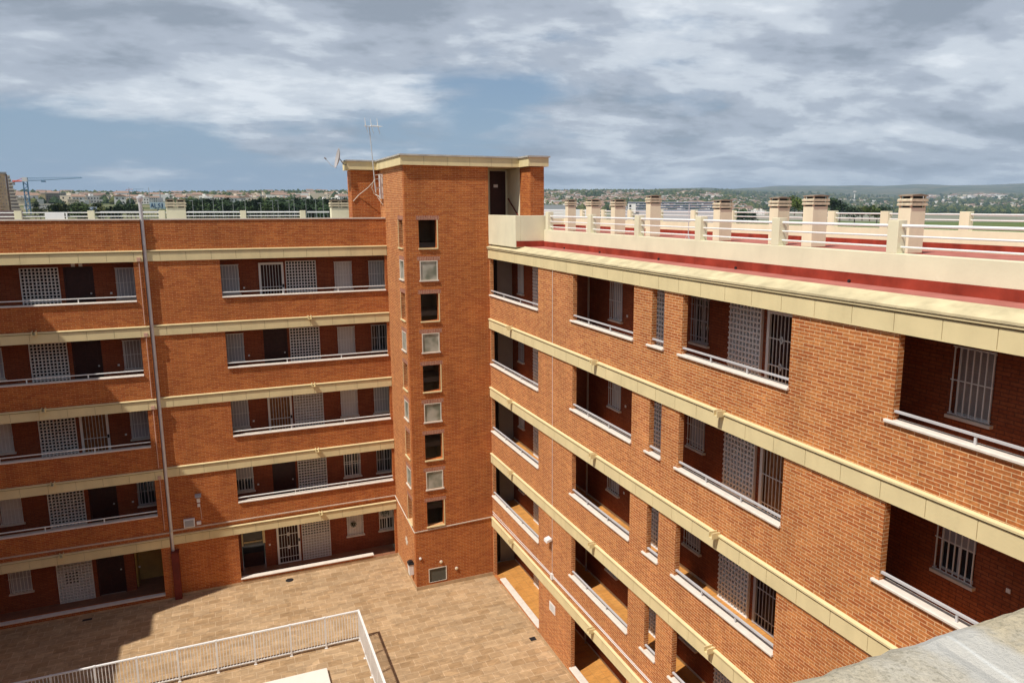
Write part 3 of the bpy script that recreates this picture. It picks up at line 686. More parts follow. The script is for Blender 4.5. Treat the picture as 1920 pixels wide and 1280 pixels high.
# penthouse parts on the roofs
mb = MB(); mb.box(5.37, 5.60, 32.4, 33.3, 14.0, 16.92); mb.box(5.60, 6.548, 32.4, 32.6, 14.0, 16.92); mb.build('penthouse_wall', M['brick_far'], B)
mb = MB(); mb.box(6.551, 6.80, 31.6205, 33.3, 14.0, 16.93); mb.build('penthouse_wall', M['brick'], B)
mb = MB(); mb.box(11.215, 11.77, 28.101, 30.6, 13.9, 16.92); mb.build('penthouse_side_wall', M['cream'], B)
mb = MB(); mb.box(11.22, 11.78, 27.0, 28.1, 13.9, 16.92); mb.build('penthouse_wall', M['brick_far'], B)
mb = MB(); mb.box(9.86, 11.21, 29.5, 29.7, 14.0, 16.92); mb.build('penthouse_back_wall', M['cream'], B)
mb = MB(); mb.box(10.45, 11.12, 29.46, 29.499, 14.02, 16.85); o = mb.build('roof_door', M['door'], B)
mb = MB(); mb.box(10.6, 10.78, 29.445, 29.459, 16.2, 16.32); mb.build('door_plate', M['plate'], o)
mb = MB(); mb.tube((11.17, 29.3, 15.75), (11.17, 27.9, 14.9), .025); mb.tube((11.17, 29.3, 15.75), (11.21, 29.3, 15.75), .012); mb.tube((11.17, 28.2, 15.08), (11.21, 28.2, 15.08), .012); mb.build('handrail', M['rust'], B)
mb = MB(); mb.box(9.851, 11.2, 27.99, 29.5, 13.7, 13.99); mb.build('penthouse_floor', M['pink'], B)
# roof slab of tower with fascia
mb = MB()
def fascia(pts, z0, z1):
    m = MB(); n = len(pts)
    for i in range(n): 
        pass
poly = [(5.22, 32.28), (6.42, 32.28), (6.42, 27.87), (11.09, 27.87), (11.09, 26.87), (11.92, 26.87), (11.92, 33.45), (5.22, 33.45)]
mb = MB(); mb.prism(poly, 2, 16.94, 17.27); mb.build('roof_fascia', M['band'], B)
poly2 = [(5.17, 32.23), (6.37, 32.23), (6.37, 27.82), (11.04, 27.82), (11.04, 26.82), (11.97, 26.82), (11.97, 33.5), (5.17, 33.5)]
mb = MB(); mb.prism(poly2, 2, 17.271, 17.33); mb.build('tower_roof', M['concrete'], B)
for x in (7.3, 8.2, 9.08, 9.95, 10.8):
    mb = MB(); mb.box(x-.006, x+.006, 27.867, 27.8695, 16.95, 17.265); mb.build('fascia_joint', M['joint'], B)
mb = MB(); mb.box(6.43, 6.545, 31.7, 31.95, 15.75, 16.75); mb.build('wall_duct', M['plate'], B)
for u in (-4.90, -4.66):
    mb = MB(); mb.box(u-.06, u+.06, YI-.03, YI-.001, 13.22, 13.36); mb.build('number_plate', M['plate'], B)
# switches beside the doors
for k in range(5):
    for (f, u) in (('N', .96), ('N', -3.75), ('E', 19.39), ('E', 7.12), ('E', 11.8)):
        if k == 0 and u in (.96,): u = 1.25
        mb = MB(); z = zk(k)+.98
        if f == 'N': mb.box(u-.035, u+.035, YI-.02, YI-.001, z-.035, z+.035)
        else: mb.box(XI-.02, XI-.001, u-.035, u+.035, z-.035, z+.035)
        mb.build('light_switch', M['plate'], B)
# west and south wings of the same block (outside the picture; they shade the courtyard)
mb = MB(); mb.box(-23, XW, .6, 27.94, 0, 13.86); mb.box(-12.69, -9.33, 27.95, 31.2, 0, 16.94); mb.box(-23, -12.7, 28.0, 42, 0, 14.0); mb.build('west_wing', M['brick_far'], B)
mb = MB(); mb.box(-12.8, -9.27, 27.87, 33.4, 16.941, 17.3); mb.box(-12.72, -12.5, 25.1, 27.99, 13.861, 15.1); mb.build('west_wing_roof', M['band'], B)
mb = MB(); mb.box(-14.0, -13.8, .6, 25.1, 13.861, 14.6); mb.build('west_parapet', M['cream'], B)
for k in range(5): band('W', .6, 27.9, zk(k)+OT, 1.0)
mb = MB(); mb.box(-23, 21.7, -10, .52, 0, 13.96); mb.build('south_wing', M['brick_far'], B)
mb = MB(); mb.box(-12.7, 9.85, .28, .50, 13.97, 14.84); mb.build('south_parapet', M['cream'], B)
# weathered parapet capping beside the camera
mb = MB(); nx = 260; ny = 26; X0, X1, Y0, Y1 = -1.2, 3.4, .16, .568
from mathutils import noise as mn
g = {}
for i in range(nx+1):
    for j in range(ny+1):
        x = X0+(X1-X0)*i/nx; y = Y0+(Y1-Y0)*j/ny
        z = 14.9+.004*mn.noise(Vector((x*9, y*9, 0)))+.0022*mn.noise(Vector((x*42, y*42, 3)))+.0012*mn.noise(Vector((x*110, y*110, 3)))
        e = (Y1-y)
        if e < .03: z -= .012*(1-e/.03)**2
        if j == ny: y += .006*mn.noise(Vector((x*14, 0, 5)))+.003*mn.noise(Vector((x*60, 0, 5)))
        if abs(x-.735-.12*(y-.4)) < .006: z -= .004
        g[i, j] = len(mb.v); mb.v.append((x, y, z))
for i in range(nx):
    for j in range(ny): mb.f.append((g[i, j], g[i+1, j], g[i+1, j+1], g[i, j+1])); mb.mi.append(0)
for i in range(nx):
    a = mb.v[g[i, ny]]; b = mb.v[g[i+1, ny]]; mb.quad([a, b, (b[0], b[1]-.004, 14.84), (a[0], a[1]-.004, 14.84)])
def coping_mat():
    m, t, b = newmat('lichened_capping'); b.inputs['Roughness'].default_value = .92; b.inputs['Specular IOR Level'].default_value = .15
    g = nn(t, 'ShaderNodeNewGeometry')
    def no(s, d=8, dist=0, sc3=(1, 1, 1)):
        mp = nn(t, 'ShaderNodeMapping'); mp.inputs['Scale'].default_value = sc3; t.links.new(g.outputs['Position'], mp.inputs[0])
        n = nn(t, 'ShaderNodeTexNoise'); n.inputs['Scale'].default_value = s; n.inputs['Detail'].default_value = d; n.inputs['Distortion'].default_value = dist; n.inputs['Roughness'].default_value = .7
        t.links.new(mp.outputs[0], n.inputs['Vector']); return n.outputs['Fac']
    c = mix(t, ramp(t, no(7, 8, .5), [(.35, 0), (.65, 1)]), (.58, .49, .33), (.57, .52, .42))
    c = mix(t, ramp(t, no(28, 8), [(.44, 0), (.74, .6)]), c, (.34, .29, .20))
    c = mix(t, ramp(t, no(140, 3), [(.48, 0), (.70, .65)]), c, (.26, .23, .16))
    p = nn(t, 'ShaderNodeSeparateXYZ'); t.links.new(g.outputs['Position'], p.inputs[0])
    dx = ma(t, 'ABSOLUTE', ma(t, 'SUBTRACT', ma(t, 'SUBTRACT', p.outputs['X'], ma(t, 'MULTIPLY', p.outputs['Y'], .12)), .70))
    dw = ma(t, 'ADD', dx, ma(t, 'MULTIPLY', ma(t, 'SUBTRACT', no(20), .5), .09))
    c = mix(t, ramp(t, dw, [(.03, .75), (.075, 0)]), c, (.58, .57, .53))
    c = mix(t, ramp(t, dx, [(.0015, .8), (.004, 0)]), c, (.70, .70, .66))
    t.links.new(c, b.inputs['Base Color'])
    bp = nn(t, 'ShaderNodeBump'); bp.inputs['Strength'].default_value = 1.0; bp.inputs['Distance'].default_value = .004
    t.links.new(no(160, 6), bp.inputs['Height']); t.links.new(bp.outputs[0], b.inputs['Normal'])
    return m
mb.build('parapet_capping', coping_mat(), B)['label'] = 'weathered concrete capping in the near corner'
mb = MB(); mb.lathe((.595, .462, 14.903), (0, 0, 1), [(0, .0), (0, .007), (.0015, .0055), (.002, 0)], 12); mb.build('paint_spot', M['plate'], B)
# ------------------------------------------------------------ things fixed to or standing on the building
# tall pole with a boxed foot in the corner of the north front
P = empty('flue_pipe', (-2.36, 31.3, 0), 'tall grey metal pole up the north front, with a dark red boxed foot', 'pipe')
mb = MB(); mb.tube((-2.39, 31.385, 1.9), (-2.39, 31.385, 15.62), .062, n=14); mb.build('pipe', M['steel'], P)
mb = MB(); mb.lathe((-2.39, 31.385, 15.62), (0, 0, 1), [(0, .062), (.0, .085), (.05, .10), (.10, .11), (.17, .10), (.2, .02), (.2, 0)], 14); mb.build('pipe_cowl', M['steel'], P)
mb = MB(); mb.box(-2.455, -2.20, 31.16, 31.445, .0, 1.98); mb.box(-2.458, -2.17, 31.13, 31.445, 1.981, 2.0); mb.build('boxed_foot', M['rust'], P)
for z in (4.6, 7.4, 10.2, 13.0):
    mb = MB(); mb.lathe((-2.39, 31.385, z), (0, 0, 1), [(0, .0625), (0, .068), (.03, .068), (.03, .0625)], 14); mb.build('pipe_clamp', M['steel'], P)
# conduit beside the left gallery
mb = MB()
for z0, z1 in ((10.9+.2, 13.4), (8.3, 10.62), (5.5, 7.82), (2.95, 5.02)): mb.tube((-2.60, YLF-.03, z0), (-2.60, YLF-.03, z1), .018, n=6)
for z in (13.55, 10.75, 7.95, 5.15): mb.box(-2.66, -2.54, YLF-.09, YLF-.052, z-.10, z+.04)
tag(mb.build('drain_conduit', M['orangepipe']), 'thin pinkish pipe between the left galleries of the north front and the tall pole', 'pipe')
# cables above the first band
mb = MB(); mb.path([(-9.3, YLF-.03, 2.82), (-2.38, YLF-.03, 2.80), (-2.36, YL-.03, 2.80), (6.5, YL-.03, 2.84), (6.52, 28.0, 2.50), (9.83, 27.97, 2.62)], .012); mb.path([(-9.3, YLF-.05, 2.86), (-2.38, YLF-.05, 2.84), (-2.36, YL-.05, 2.84), (6.5, YL-.05, 2.88), (6.51, 27.98, 2.54), (9.83, 27.95, 2.66)], .010)
tag(mb.build('cable', M['coping']), 'cable along the north front and round the stair tower foot, just above the lowest band', 'cable')
mb = MB(); mb.path([(XR-.02, 27.9, 2.78), (XR-.02, 21.85, 2.86), (XR-.02, .7, 2.86)], .014); mb.path([(XR-.03, 27.9, 2.90), (XR-.03, 21.85, 2.93), (XR-.03, .7, 2.93)], .012)
tag(mb.build('cable', M['plate']), 'pair of pale cables along the east front above its lowest band', 'cable')
mb = MB(); mb.path([(XR-.02, 21.85, 13.4), (XR-.02, 21.85, 10.95)], .007); mb.path([(XR-.02, 21.85, 10.62), (XR-.02, 21.85, 8.15)], .007); mb.path([(XR-.02, 21.85, 7.82), (XR-.02, 21.85, 5.35)], .007); mb.path([(XR-.02, 21.85, 5.02), (XR-.02, 21.85, 2.95)], .007)
tag(mb.build('cable', M['plate']), 'thin white cable down the east front between its first and second gallery openings', 'cable')
mb = MB(); mb.box(XR-.07, XR-.001, 21.78, 21.92, 2.78, 2.98)
tag(mb.build('junction_box', M['plate']), 'small pale junction box where the cables cross on the east front', 'junction box')
def flood(loc, d, label):
    o = empty('floodlight', loc, label, 'floodlight'); x, y, z = loc
    mb = MB(); 
    if d == 'N':
        mb.prism([(y-.22, z-.02), (y-.19, z+.06), (y-.06, z+.09), (y-.05, z+.02)], 0, x-.11, x+.11); mb.build('lamp_housing', M['greymetal'], o)
        mb = MB(); mb.box(x-.06, x+.06, y-.06, y, z-.28, z-.12); mb.box(x-.05, x+.05, y-.07, y, z-.46, z-.34); mb.build('control_box', M['plate'], o)
        mb = MB(); mb.tube((x+.02, y-.03, z-.12), (x+.02, y-.08, z+.02), .012); mb.path([(x+.05, y-.02, z-.46), (x+.07, y-.02, z-1.02)], .008); mb.build('lamp_arm', M['coping'], o)
    else:
        mb.prism([(x-.24, z-.04), (x-.22, z+.05), (x-.05, z+.10), (x-.03, z+.02)], 1, y-.13, y+.13); mb.build('lamp_housing', M['plate'], o)
        mb = MB(); mb.tube((x, y, z), (x-.08, y, z+.03), .015); mb.build('lamp_arm', M['greymetal'], o)
flood((-1.33, YL, 4.12), 'N', 'small grey floodlight with its boxes on the north front, right of the tall pole')
flood((XR, 21.95, 4.18), 'E', 'small white floodlight on the east front beside the thin white cable')
o = empty('electrical_box', (-1.72, YL, 2.88), 'grey white electrical box on the north front below the floodlight, above the lowest band', 'electrical box')
mb = MB(); mb.box(-1.92, -1.52, YL-.14, YL-.001, 2.88, 3.22); mb.build('box_body', M['plate'], o, bevel=.01)
mb = MB(); mb.box(-1.88, -1.56, YL-.150, YL-.1405, 2.92, 3.18); mb.build('box_lid', M['greymetal'], o)
mb = MB(); mb.box(-1.46, -1.30, YL-.10, YL-.001, 2.93, 3.05); mb.build('side_box', M['plate'], o)
mb = MB(); mb.box(XR-.02, XR-.001, 21.62, 22.1, 1.52, 1.84); o = tag(mb.build('plaque', M['plate']), 'white rectangular plaque on the east front above the courtyard paving', 'plaque')
mb = MB(); 
for i in range(4): mb.box(XR-.022, XR-.0202, 21.72, 22.0, 1.60+i*.05, 1.615+i*.05)
m_ = mb.build('plaque_text', M['greymetal'], o)
# bin on the narrow face
o = empty('wall_bin', (6.55, 28.55, .45), 'white wall bin with black lid on the narrow sunlit face of the stair tower', 'wall bin')
mb = MB(); mb.prism([(6.54, .50), (6.36, .50), (6.33, .96), (6.54, .96)], 1, 28.42, 28.68); mb.build('bin_body', M['plate'], o, bevel=.01)
mb = MB(); mb.box(6.32, 6.55, 28.40, 28.70, .96, 1.02); mb.box(6.36, 6.5, 28.46, 28.64, 1.02, 1.09); mb.tube((6.4, 28.48, 1.05), (6.4, 28.48, 1.18), .015); mb.build('bin_lid', M['black'], o)
mb = MB(); mb.box(6.545, 6.549, 29.4, 29.85, 1.44, 1.54); mb.box(6.54, 6.5445, 29.5, 29.75, 1.32, 1.66); tag(mb.build('wall_tag', M['coping']), 'faded grey marking plate on the narrow sunlit face of the stair tower', 'plate')
for x, z, r, lab in ((6.72, 1.37, .055, 'small white round cap near the left edge of the tower front'), (7.58, 1.06, .065, 'round cream cap on the tower front just above the grey hatch'), (8.23, .64, .065, 'round cream cap on the tower front right of the grey hatch')):
    o = empty('vent_cap', (x, 28, z), lab, 'vent cap', 'round caps at the foot of the stair tower')
    mb = MB(); mb.lathe((x, 27.999, z), (0, -1, 0), [(0, r), (.03, r), (.04, r*.85), (.04, 0)], 16); mb.build('cap_rim', M['coping'] if r > .06 else M['plate'], o)
    mb = MB(); mb.lathe((x, 27.958, z), (0, -1, 0), [(0, r*.5), (.02, r*.4), (.022, 0)], 12); mb.build('cap_centre', M['band'] if r > .06 else M['plate'], o)
# drains
def drain(x, y, sx, sy, lab, rnd=False):
    o = empty('drain_cover', (x, y, 0), lab, 'drain cover', 'drain covers in the courtyard')
    mb = MB()
    if rnd: mb.lathe((x, y, .0), (0, 0, 1), [(.003, .16), (.010, .16), (.010, .10), (.003, .10)], 20)
    else: mb.box(x-sx, x+sx, y-sy, y+sy, .004, .010)
    mb.build('drain_rim', M['dark'], o)
    mb = MB()
    if rnd: mb.lathe((x, y, 0), (0, 0, 1), [(.006, .099), (.006, 0)], 20)
    else:
        for i in range(6): a = x-sx+.02+(2*sx-.04)*i/5; mb.box(a-.008, a+.008, y-sy+.02, y+sy-.02, .0102, .014)
    mb.build('drain_grate', M['black'], o)
drain(1.86, 31.03, .1, .1, 'round black drain cover before the white kerb of the ground floor gallery', True)
drain(-5.45, 30.92, .16, .07, 'dark rectangular drain cover in the shaded paving at the left')
drain(9.53, 22.89, .11, .11, 'square dark drain cover beside the foot of the east front')
# courtyard fence
F = empty('courtyard_fence', (3.77, 25.33, 0), 'white metal baluster fence turning a corner in the middle of the courtyard', 'fence')
fx = [3.77-1.172*i for i in range(0, 13)]; fy = [25.33-1.172*i for i in range(0, 12)]
for x in fx:
    mb = MB(); mb.box(x-.03, x+.03, 25.30, 25.36, .0, 1.15); mb.box(x-.05, x+.05, 25.28, 25.38, 0, .012); mb.box(x-.035, x+.035, 25.295, 25.365, 1.19, 1.2); mb.build('fence_post', M['white'], F)
for y in fy[1:]:
    mb = MB(); mb.box(3.74, 3.80, y-.03, y+.03, .0, 1.15); mb.box(3.70, 3.84, y-.05, y+.05, 0, .012); mb.build('fence_post', M['white'], F)
mb = MB(); mb.box(fx[-1], 3.80, 25.295, 25.365, 1.15, 1.189); mb.build('top_rail', M['white'], F)
mb = MB(); mb.box(3.735, 3.805, fy[-1], 25.29, 1.15, 1.19); mb.build('top_rail', M['white'], F)
mb = MB(); mb.box(fx[-1], 3.73, 25.31, 25.35, .10, .14); mb.build('bottom_rail', M['white'], F)
mb = MB(); mb.box(3.75, 3.79, fy[-1], 25.295, .10, .14); mb.build('bottom_rail', M['white'], F)
mb = MB(); nb = 12; mb2 = MB()
for a in fx[:-1]:
    for i in range(1, nb): x = a-1.172*i/nb; mb.box(x-.011, x+.011, 25.319, 25.341, .14, 1.15)
for a in fy[:-1]:
    for i in range(1, nb): y = a-1.172*i/nb; mb2.box(3.759, 3.781, y-.011, y+.011, .14, 1.15)
tag(mb.build('baluster_run', M['white'], F), kind='stuff'); tag(mb2.build('baluster_run', M['white'], F), kind='stuff')
mb = MB(); mb.box(-6.5, 2.44, 16.0, 23.95, .0, .13); tag(mb.build('pool_slab', M['slabwhite'], bevel=.02), 'low cream painted slab on the paving inside the white fence', 'slab')
# antenna
A = empty('tv_antenna', (6.12, 31.6, 15.9), 'television antenna on a thin mast at the left corner of the stair tower', 'antenna')
mb = MB(); mb.tube((6.22, 31.6, 16.0), (6.06, 31.6, 18.62), .024, .02); mb.build('mast', M['steel'], A)
mb = MB(); mb.tube((6.20, 31.6, 16.2), (6.54, 31.85, 16.2), .015); mb.tube((6.18, 31.6, 16.55), (6.54, 31.85, 16.55), .015); mb.build('mast_bracket', M['steel'], A)
mb = MB(); c = Vector((6.06, 31.6, 18.62)); mb.tube(c+Vector((-.20, -.1, 0)), c+Vector((.55, .35, .06)), .018)
mb.tube(c+Vector((-.2, -.1, 0)), c+Vector((-.2, -.1, .02)), .02)
for t_, l in ((-.16, .30), (.1, .28), (.4, .33)):
    q = c+Vector((t_, t_*.6, .03)); mb.tube(q, q+Vector((-.03, 0, l)), .02, .008); mb.tube(q, q+Vector((.09, .05, -.28)), .014, .010)
for t_ in (.12, .2, .28, .36, .44, .52): q = c+Vector((t_, t_*.6, .05)); mb.tube(q+Vector((-.06, .10, 0)), q+Vector((.06, -.10, 0)), .008)
mb.build('antenna_head', M['plate'], A)
mb = MB()
random.seed(3)
mb.path([(6.20, 31.55, 16.5), (6.0, 32.1, 16.2), (5.65, 32.37, 15.9), (5.42, 32.38, 15.65)], .016)
mb.path([(6.20, 31.6, 16.6), (6.12, 31.9, 16.2), (6.28, 32.2, 15.95), (6.5, 31.95, 15.8)], .020)
mb.path([(6.22, 31.6, 16.7), (6.42, 31.6, 16.72), (6.53, 31.7, 16.6)], .014)
mb.path([(6.2, 31.6, 16.45), (6.30, 31.8, 16.1), (6.45, 31.7, 16.3), (6.53, 31.75, 16.35)], .010)
mb.path([(6.2, 31.6, 16.25), (6.35, 31.9, 15.8), (6.53, 31.75, 15.5)], .010)
mb.build('antenna_cable', M['coping'], A)
# satellite dish
D = empty('satellite_dish', (5.2, 32.5, 17.2), 'grey satellite dish seen edge on, at the left end of the tower roof', 'satellite dish')
ax = Vector((-.96, -.02, .22)).normalized(); dc = Vector((4.86, 32.5, 17.40))
mb = MB(); n = 28; prof = [(-.09+.09*(r/.40)**2, r*1.0) for r in (0, .08, .16, .24, .32, .38, .40)]
prof = prof+[(prof[-1][0]+.0, .415)]+[(h-.012, r) for h, r in reversed(prof)]
mb.lathe(dc, ax, prof, n); mb.build('dish', plain('dish_grey', (.42, .39, .38), .6, .05), D)
mb = MB(); mb.path([tuple(dc-ax*.1), (5.05, 32.5, 17.26), (5.12, 32.5, 17.14), (5.35, 32.5, 17.14)], .022); mb.build('dish_bracket', M['greymetal'], D)
foc = dc+ax*.48+Vector((0, 0, -.14))
mb = MB(); mb.path([tuple(dc+Vector((-.02, 0, -.40))), tuple(dc+ax*.25+Vector((0, 0, -.36))), tuple(foc)], .010); mb.build('feed_arm', M['steel'], D)
mb = MB(); mb.tube(foc+Vector((-.04, 0, .04)), foc+Vector((.04, 0, -.03)), .035, .03); mb.build('feed_horn', M['greymetal'], D)
# thin mast on the east roof
o = empty('roof_mast', (15, 21.9, 14.03), 'thin grey mast on a tripod standing on the red east roof', 'mast')
mb = MB(); mb.tube((15, 21.9, 14.03), (15, 21.9, 15.52), .014, n=6); mb.build('mast', M['steel'], o)
mb = MB()
for dx, dy in ((.25, .1), (-.2, .2), (-.05, -.28)): mb.tube((15, 21.9, 14.5), (15+dx, 21.9+dy, 14.03), .010, n=5)
mb.build('mast_leg', M['steel'], o)
# two potted plants hanging on window grilles of the ground floor
for x, z, s, lab in ((4.82, 1.32, .13, 'small potted plant hanging on the bright ground floor window grille'), (6.25, 1.62, .20, 'dark bushy potted plant hanging on the ground floor grille nearest the stair tower')):
    o = empty('hanging_plant', (x, YI-.12, z-.2), lab, 'potted plant')
    mb = MB(); mb.lathe((x, YI-.14, z-.2), (0, 0, 1), [(0, 0), (0, .04), (.09, .055), (.09, 0)], 10); mb.build('plant_pot', M['plate'], o)
    mb = MB(); mb.nomerge = True
    for i in range(140):
        q = Vector((random.gauss(0, 1), random.gauss(0, .6), random.gauss(0, 1))).normalized()*s*random.random()**.4+Vector((x, YI-.15, z+.02))
        a = Vector((random.gauss(0, 1), random.gauss(0, 1), random.gauss(0, 1))).normalized()*.035; b = a.cross(Vector((.3, .5, .8))).normalized()*.018
        mb.quad([q-a, q+b, q+a, q-b])
    mb.build('foliage', M['leaf'], o)
#@@FAR@@
# ------------------------------------------------------------ the land beyond, laid out by azimuth and distance
CP = math.cos(R(PITCH))
def az(px): return R(YAW)+math.atan((px-1027.5)/1400.76*CP)
def far(px, y, D):
    a = az(px); c = math.cos(a-R(YAW))
    return Vector((math.sin(a)*D, math.cos(a)*D, 15.4+(388.8-y)*D*c/1446.0))
def px_of(a): 
    d = max(-1.2, min(1.2, a-R(YAW))); return 1027.5+math.tan(d)*1400.76/CP
COLS = [(-400, [(150, -.5), (300, 7), (600, 15), (1000, 22), (1500, 30), (2500, 50), (3500, 66), (6000, 60), (12000, 60), (30000, 60)]),
        (250, [(150, -.5), (300, 7), (600, 15), (1000, 20), (1500, 30), (2500, 48), (3500, 64), (6000, 70), (12000, 60), (30000, 60)]),
        (640, [(150, -.5), (300, 6), (600, 12), (1000, 20), (1500, 34), (2500, 58), (3500, 72), (6000, 90), (12000, 90), (30000, 90)]),
        (1030, [(150, -.5), (700, 0), (1100, 3), (1400, 13), (2000, 30), (2600, 50), (3300, 80), (4200, 98), (9000, 120), (30000, 120)]),
        (1300, [(150, -.5), (700, -.5), (1100, 2), (1500, 12), (2000, 24), (2600, 42), (3300, 72), (4500, 104), (9000, 225), (30000, 200)]),
        (1480, [(150, -.5), (700, -.5), (1800, 1), (2500, 12), (3500, 28), (5000, 78), (7000, 130), (9000, 215), (12000, 330), (30000, 200)]),
        (1700, [(150, -.5), (700, -.5), (1900, 0), (2700, 8), (3500, 20), (5000, 58), (7000, 110), (9000, 190), (12000, 325), (30000, 200)]),
        (2100, [(150, -.5), (700, -.5), (2200, 0), (2900, 8), (3500, 18), (5000, 56), (7000, 110), (9000, 190), (12000, 340), (30000, 200)])]
def lerp_t(t, D):
    if D <= t[0][0]: return t[0][1]
    for (d0, z0), (d1, z1) in zip(t, t[1:]):
        if D <= d1: return z0+(z1-z0)*(math.log(D)-math.log(d0))/(math.log(d1)-math.log(d0))
    return t[-1][1]
def H(a, D):
    p = max(-400, min(2100, px_of(a)))
    if abs(a-R(YAW)) > 1.35: return -.5
    for (p0, t0), (p1, t1) in zip(COLS, COLS[1:]):
        if p <= p1:
            f = (p-p0)/(p1-p0); f = f*f*(3-2*f); z = lerp_t(t0, D)*(1-f)+lerp_t(t1, D)*f; break
    x, y = math.sin(a)*D, math.cos(a)*D
    k = max(0, min(1, (D-1200)/4000))
    z += k*(mn.noise(Vector((x/900, y/900, 0)))*D*.0026+mn.noise(Vector((x/300, y/300, 4)))*D*.0010)
    return z
azs = [R(-180+x*8) for x in range(0, 19)]+[R(-28+x*.32) for x in range(0, 320)]+[R(76+x*8) for x in range(0, 14)]
rs = [0.001, 40, 90, 150]+[150*(1.055**i) for i in range(1, 99)]
mb = MB(); mb.nomerge = True
for r in rs:
    for a in azs: mb.v.append((math.sin(a)*r, math.cos(a)*r, H(a, r) if r > 150 else -.5))
n = len(azs)
for i in range(len(rs)-1):
    for j in range(n):
        k = (j+1) % n; mb.f.append((i*n+j, i*n+k, (i+1)*n+k, (i+1)*n+j)); mb.mi.append(0)
m, t, b = newmat('far_land'); b.inputs['Roughness'].default_value = .95; b.inputs['Specular IOR Level'].default_value = .05
g = nn(t, 'ShaderNodeNewGeometry'); p = nn(t, 'ShaderNodeSeparateXYZ'); t.links.new(g.outputs['Position'], p.inputs[0])
ln = nn(t, 'ShaderNodeVectorMath', operation='LENGTH'); t.links.new(g.outputs['Position'], ln.inputs[0]); rad = ln.outputs['Value']
def tn(s, d=6):
    q = nn(t, 'ShaderNodeTexNoise'); q.inputs['Scale'].default_value = s; q.inputs['Detail'].default_value = d; q.inputs['Roughness'].default_value = .65; t.links.new(g.outputs['Position'], q.inputs['Vector']); return q.outputs['Fac']
scrub = mix(t, ramp(t, tn(.004), [(.42, 0), (.60, 1)]), (.045, .065, .025), (.20, .17, .10))
scrub = mix(t, ramp(t, tn(.03, 5), [(.45, 0), (.62, .8)]), scrub, (.05, .075, .035))
field = mix(t, ramp(t, tn(.01), [(.4, 0), (.6, 1)]), (.10, .15, .035), (.15, .17, .06))
silt = mix(t, ramp(t, tn(.003), [(.4, 0), (.6, 1)]), (.30, .27, .22), (.17, .19, .12))
wob = ma(t, 'ADD', rad, ma(t, 'MULTIPLY', ma(t, 'SUBTRACT', tn(.0025), .5), 500))
def step(v, e, wd): return ma(t, 'MULTIPLY', ma(t, 'SUBTRACT', v, e-wd/2), 1/wd, clamp=True)
right = step(p.outputs['X'], 380, 200)
c = mix(t, step(wob, 950, 60), field, silt); c = mix(t, step(wob, 1900, 150), c, scrub)
tanl = mix(t, ramp(t, tn(.006), [(.38, 0), (.55, 1)]), (.30, .25, .16), (.10, .12, .05))
c = mix(t, right, tanl, c)
t.links.new(c, b.inputs['Base Color'])
tag(mb.build('terrain', m), kind='structure')

# ---- trees
def leafmat(name, c):
    m, t, b = newmat(name); b.inputs['Roughness'].default_value = .85; b.inputs['Specular IOR Level'].default_value = .15
    g = nn(t, 'ShaderNodeNewGeometry'); n = nn(t, 'ShaderNodeTexNoise'); n.inputs['Scale'].default_value = .9; n.inputs['Detail'].default_value = 5; t.links.new(g.outputs['Position'], n.inputs['Vector'])
    oi = nn(t, 'ShaderNodeObjectInfo')
    cc = mix(t, ramp(t, n.outputs['Fac'], [(.3, 0), (.7, 1)]), tuple(x*.55 for x in c), tuple(x*1.35 for x in c))
    cc = mix(t, ma(t, 'MULTIPLY', oi.outputs['Random'], .5), cc, (c[0]*1.3, c[1]*1.05, c[2]*.6))
    t.links.new(cc, b.inputs['Base Color']); return m
LM = [leafmat('pine_leaf', (.045, .075, .030)), leafmat('dark_leaf', (.030, .055, .028)), leafmat('olive_leaf', (.09, .11, .045)), leafmat('fresh_leaf', (.10, .15, .04))]
TR = plain('tree_bark', (.16, .12, .09), .9, .2)
random.seed(11)
def tree_mesh(seed, h, w_, kind):
    rd = random.Random(seed); mb = MB(); mb.nomerge = True; tr = MB()
    tr.tube((0, 0, -1), (.1, 0, h*.5), .28, .14, 7)
    blobs = []
    for i in range(9 if kind != 'round' else 7):
        a = rd.random()*6.28; q = Vector((math.cos(a)*w_*.30*rd.random()**.5, math.sin(a)*w_*.30*rd.random()**.5, h*(.42+.42*rd.random())))
        blobs.append((q, w_*(.17+.12*rd.random()))); tr.tube((.05, 0, h*.32), tuple(q), .09, .04, 5)
    for q, r in blobs:
        for i in range(62):
            d = Vector((rd.gauss(0, 1), rd.gauss(0, 1), rd.gauss(0, .75))).normalized()*r*(.55+.55*rd.random())
            c = q+d; a = Vector((rd.gauss(0, 1), rd.gauss(0, 1), rd.gauss(0, .7))).normalized(); bb = a.cross(Vector((rd.random(), rd.random(), 1))).normalized()
            s_ = .32+.3*rd.random(); mb.quad([c-a*s_, c+bb*s_*.6, c+a*s_, c-bb*s_*.6])
    return tr, mb
TP = []
for i, (h, w_, k, lm) in enumerate([(8.5, 8, 'pine', 0), (7.2, 6.5, 'round', 1), (9.5, 6, 'pine', 1), (6.5, 7, 'round', 2), (8, 7.5, 'round', 3)]):
    tr, cr = tree_mesh(40+i, h, w_, k); TP.append((tr.mesh('trunk', TR), cr.mesh('crown', LM[lm]), h))
def tree(px, D, kind, sc_, label, group, top_y=None):
    a = az(px); x, y = math.sin(a)*D, math.cos(a)*D; z = H(a, D)
    if top_y is not None: z = far(px, top_y, D).z-TP[kind][2]*sc_*.86
    o = empty('pine_tree' if kind in (0, 2) else 'tree', (x, y, z), label, 'tree', group); o.scale = (sc_,)*3; o.rotation_euler = (0, 0, random.random()*6.28)
    for nm, me in (('trunk', TP[kind][0]), ('crown', TP[kind][1])):
        c = bpy.data.objects.new(nm, me); col.objects.link(c); c.parent = o
random.seed(5)
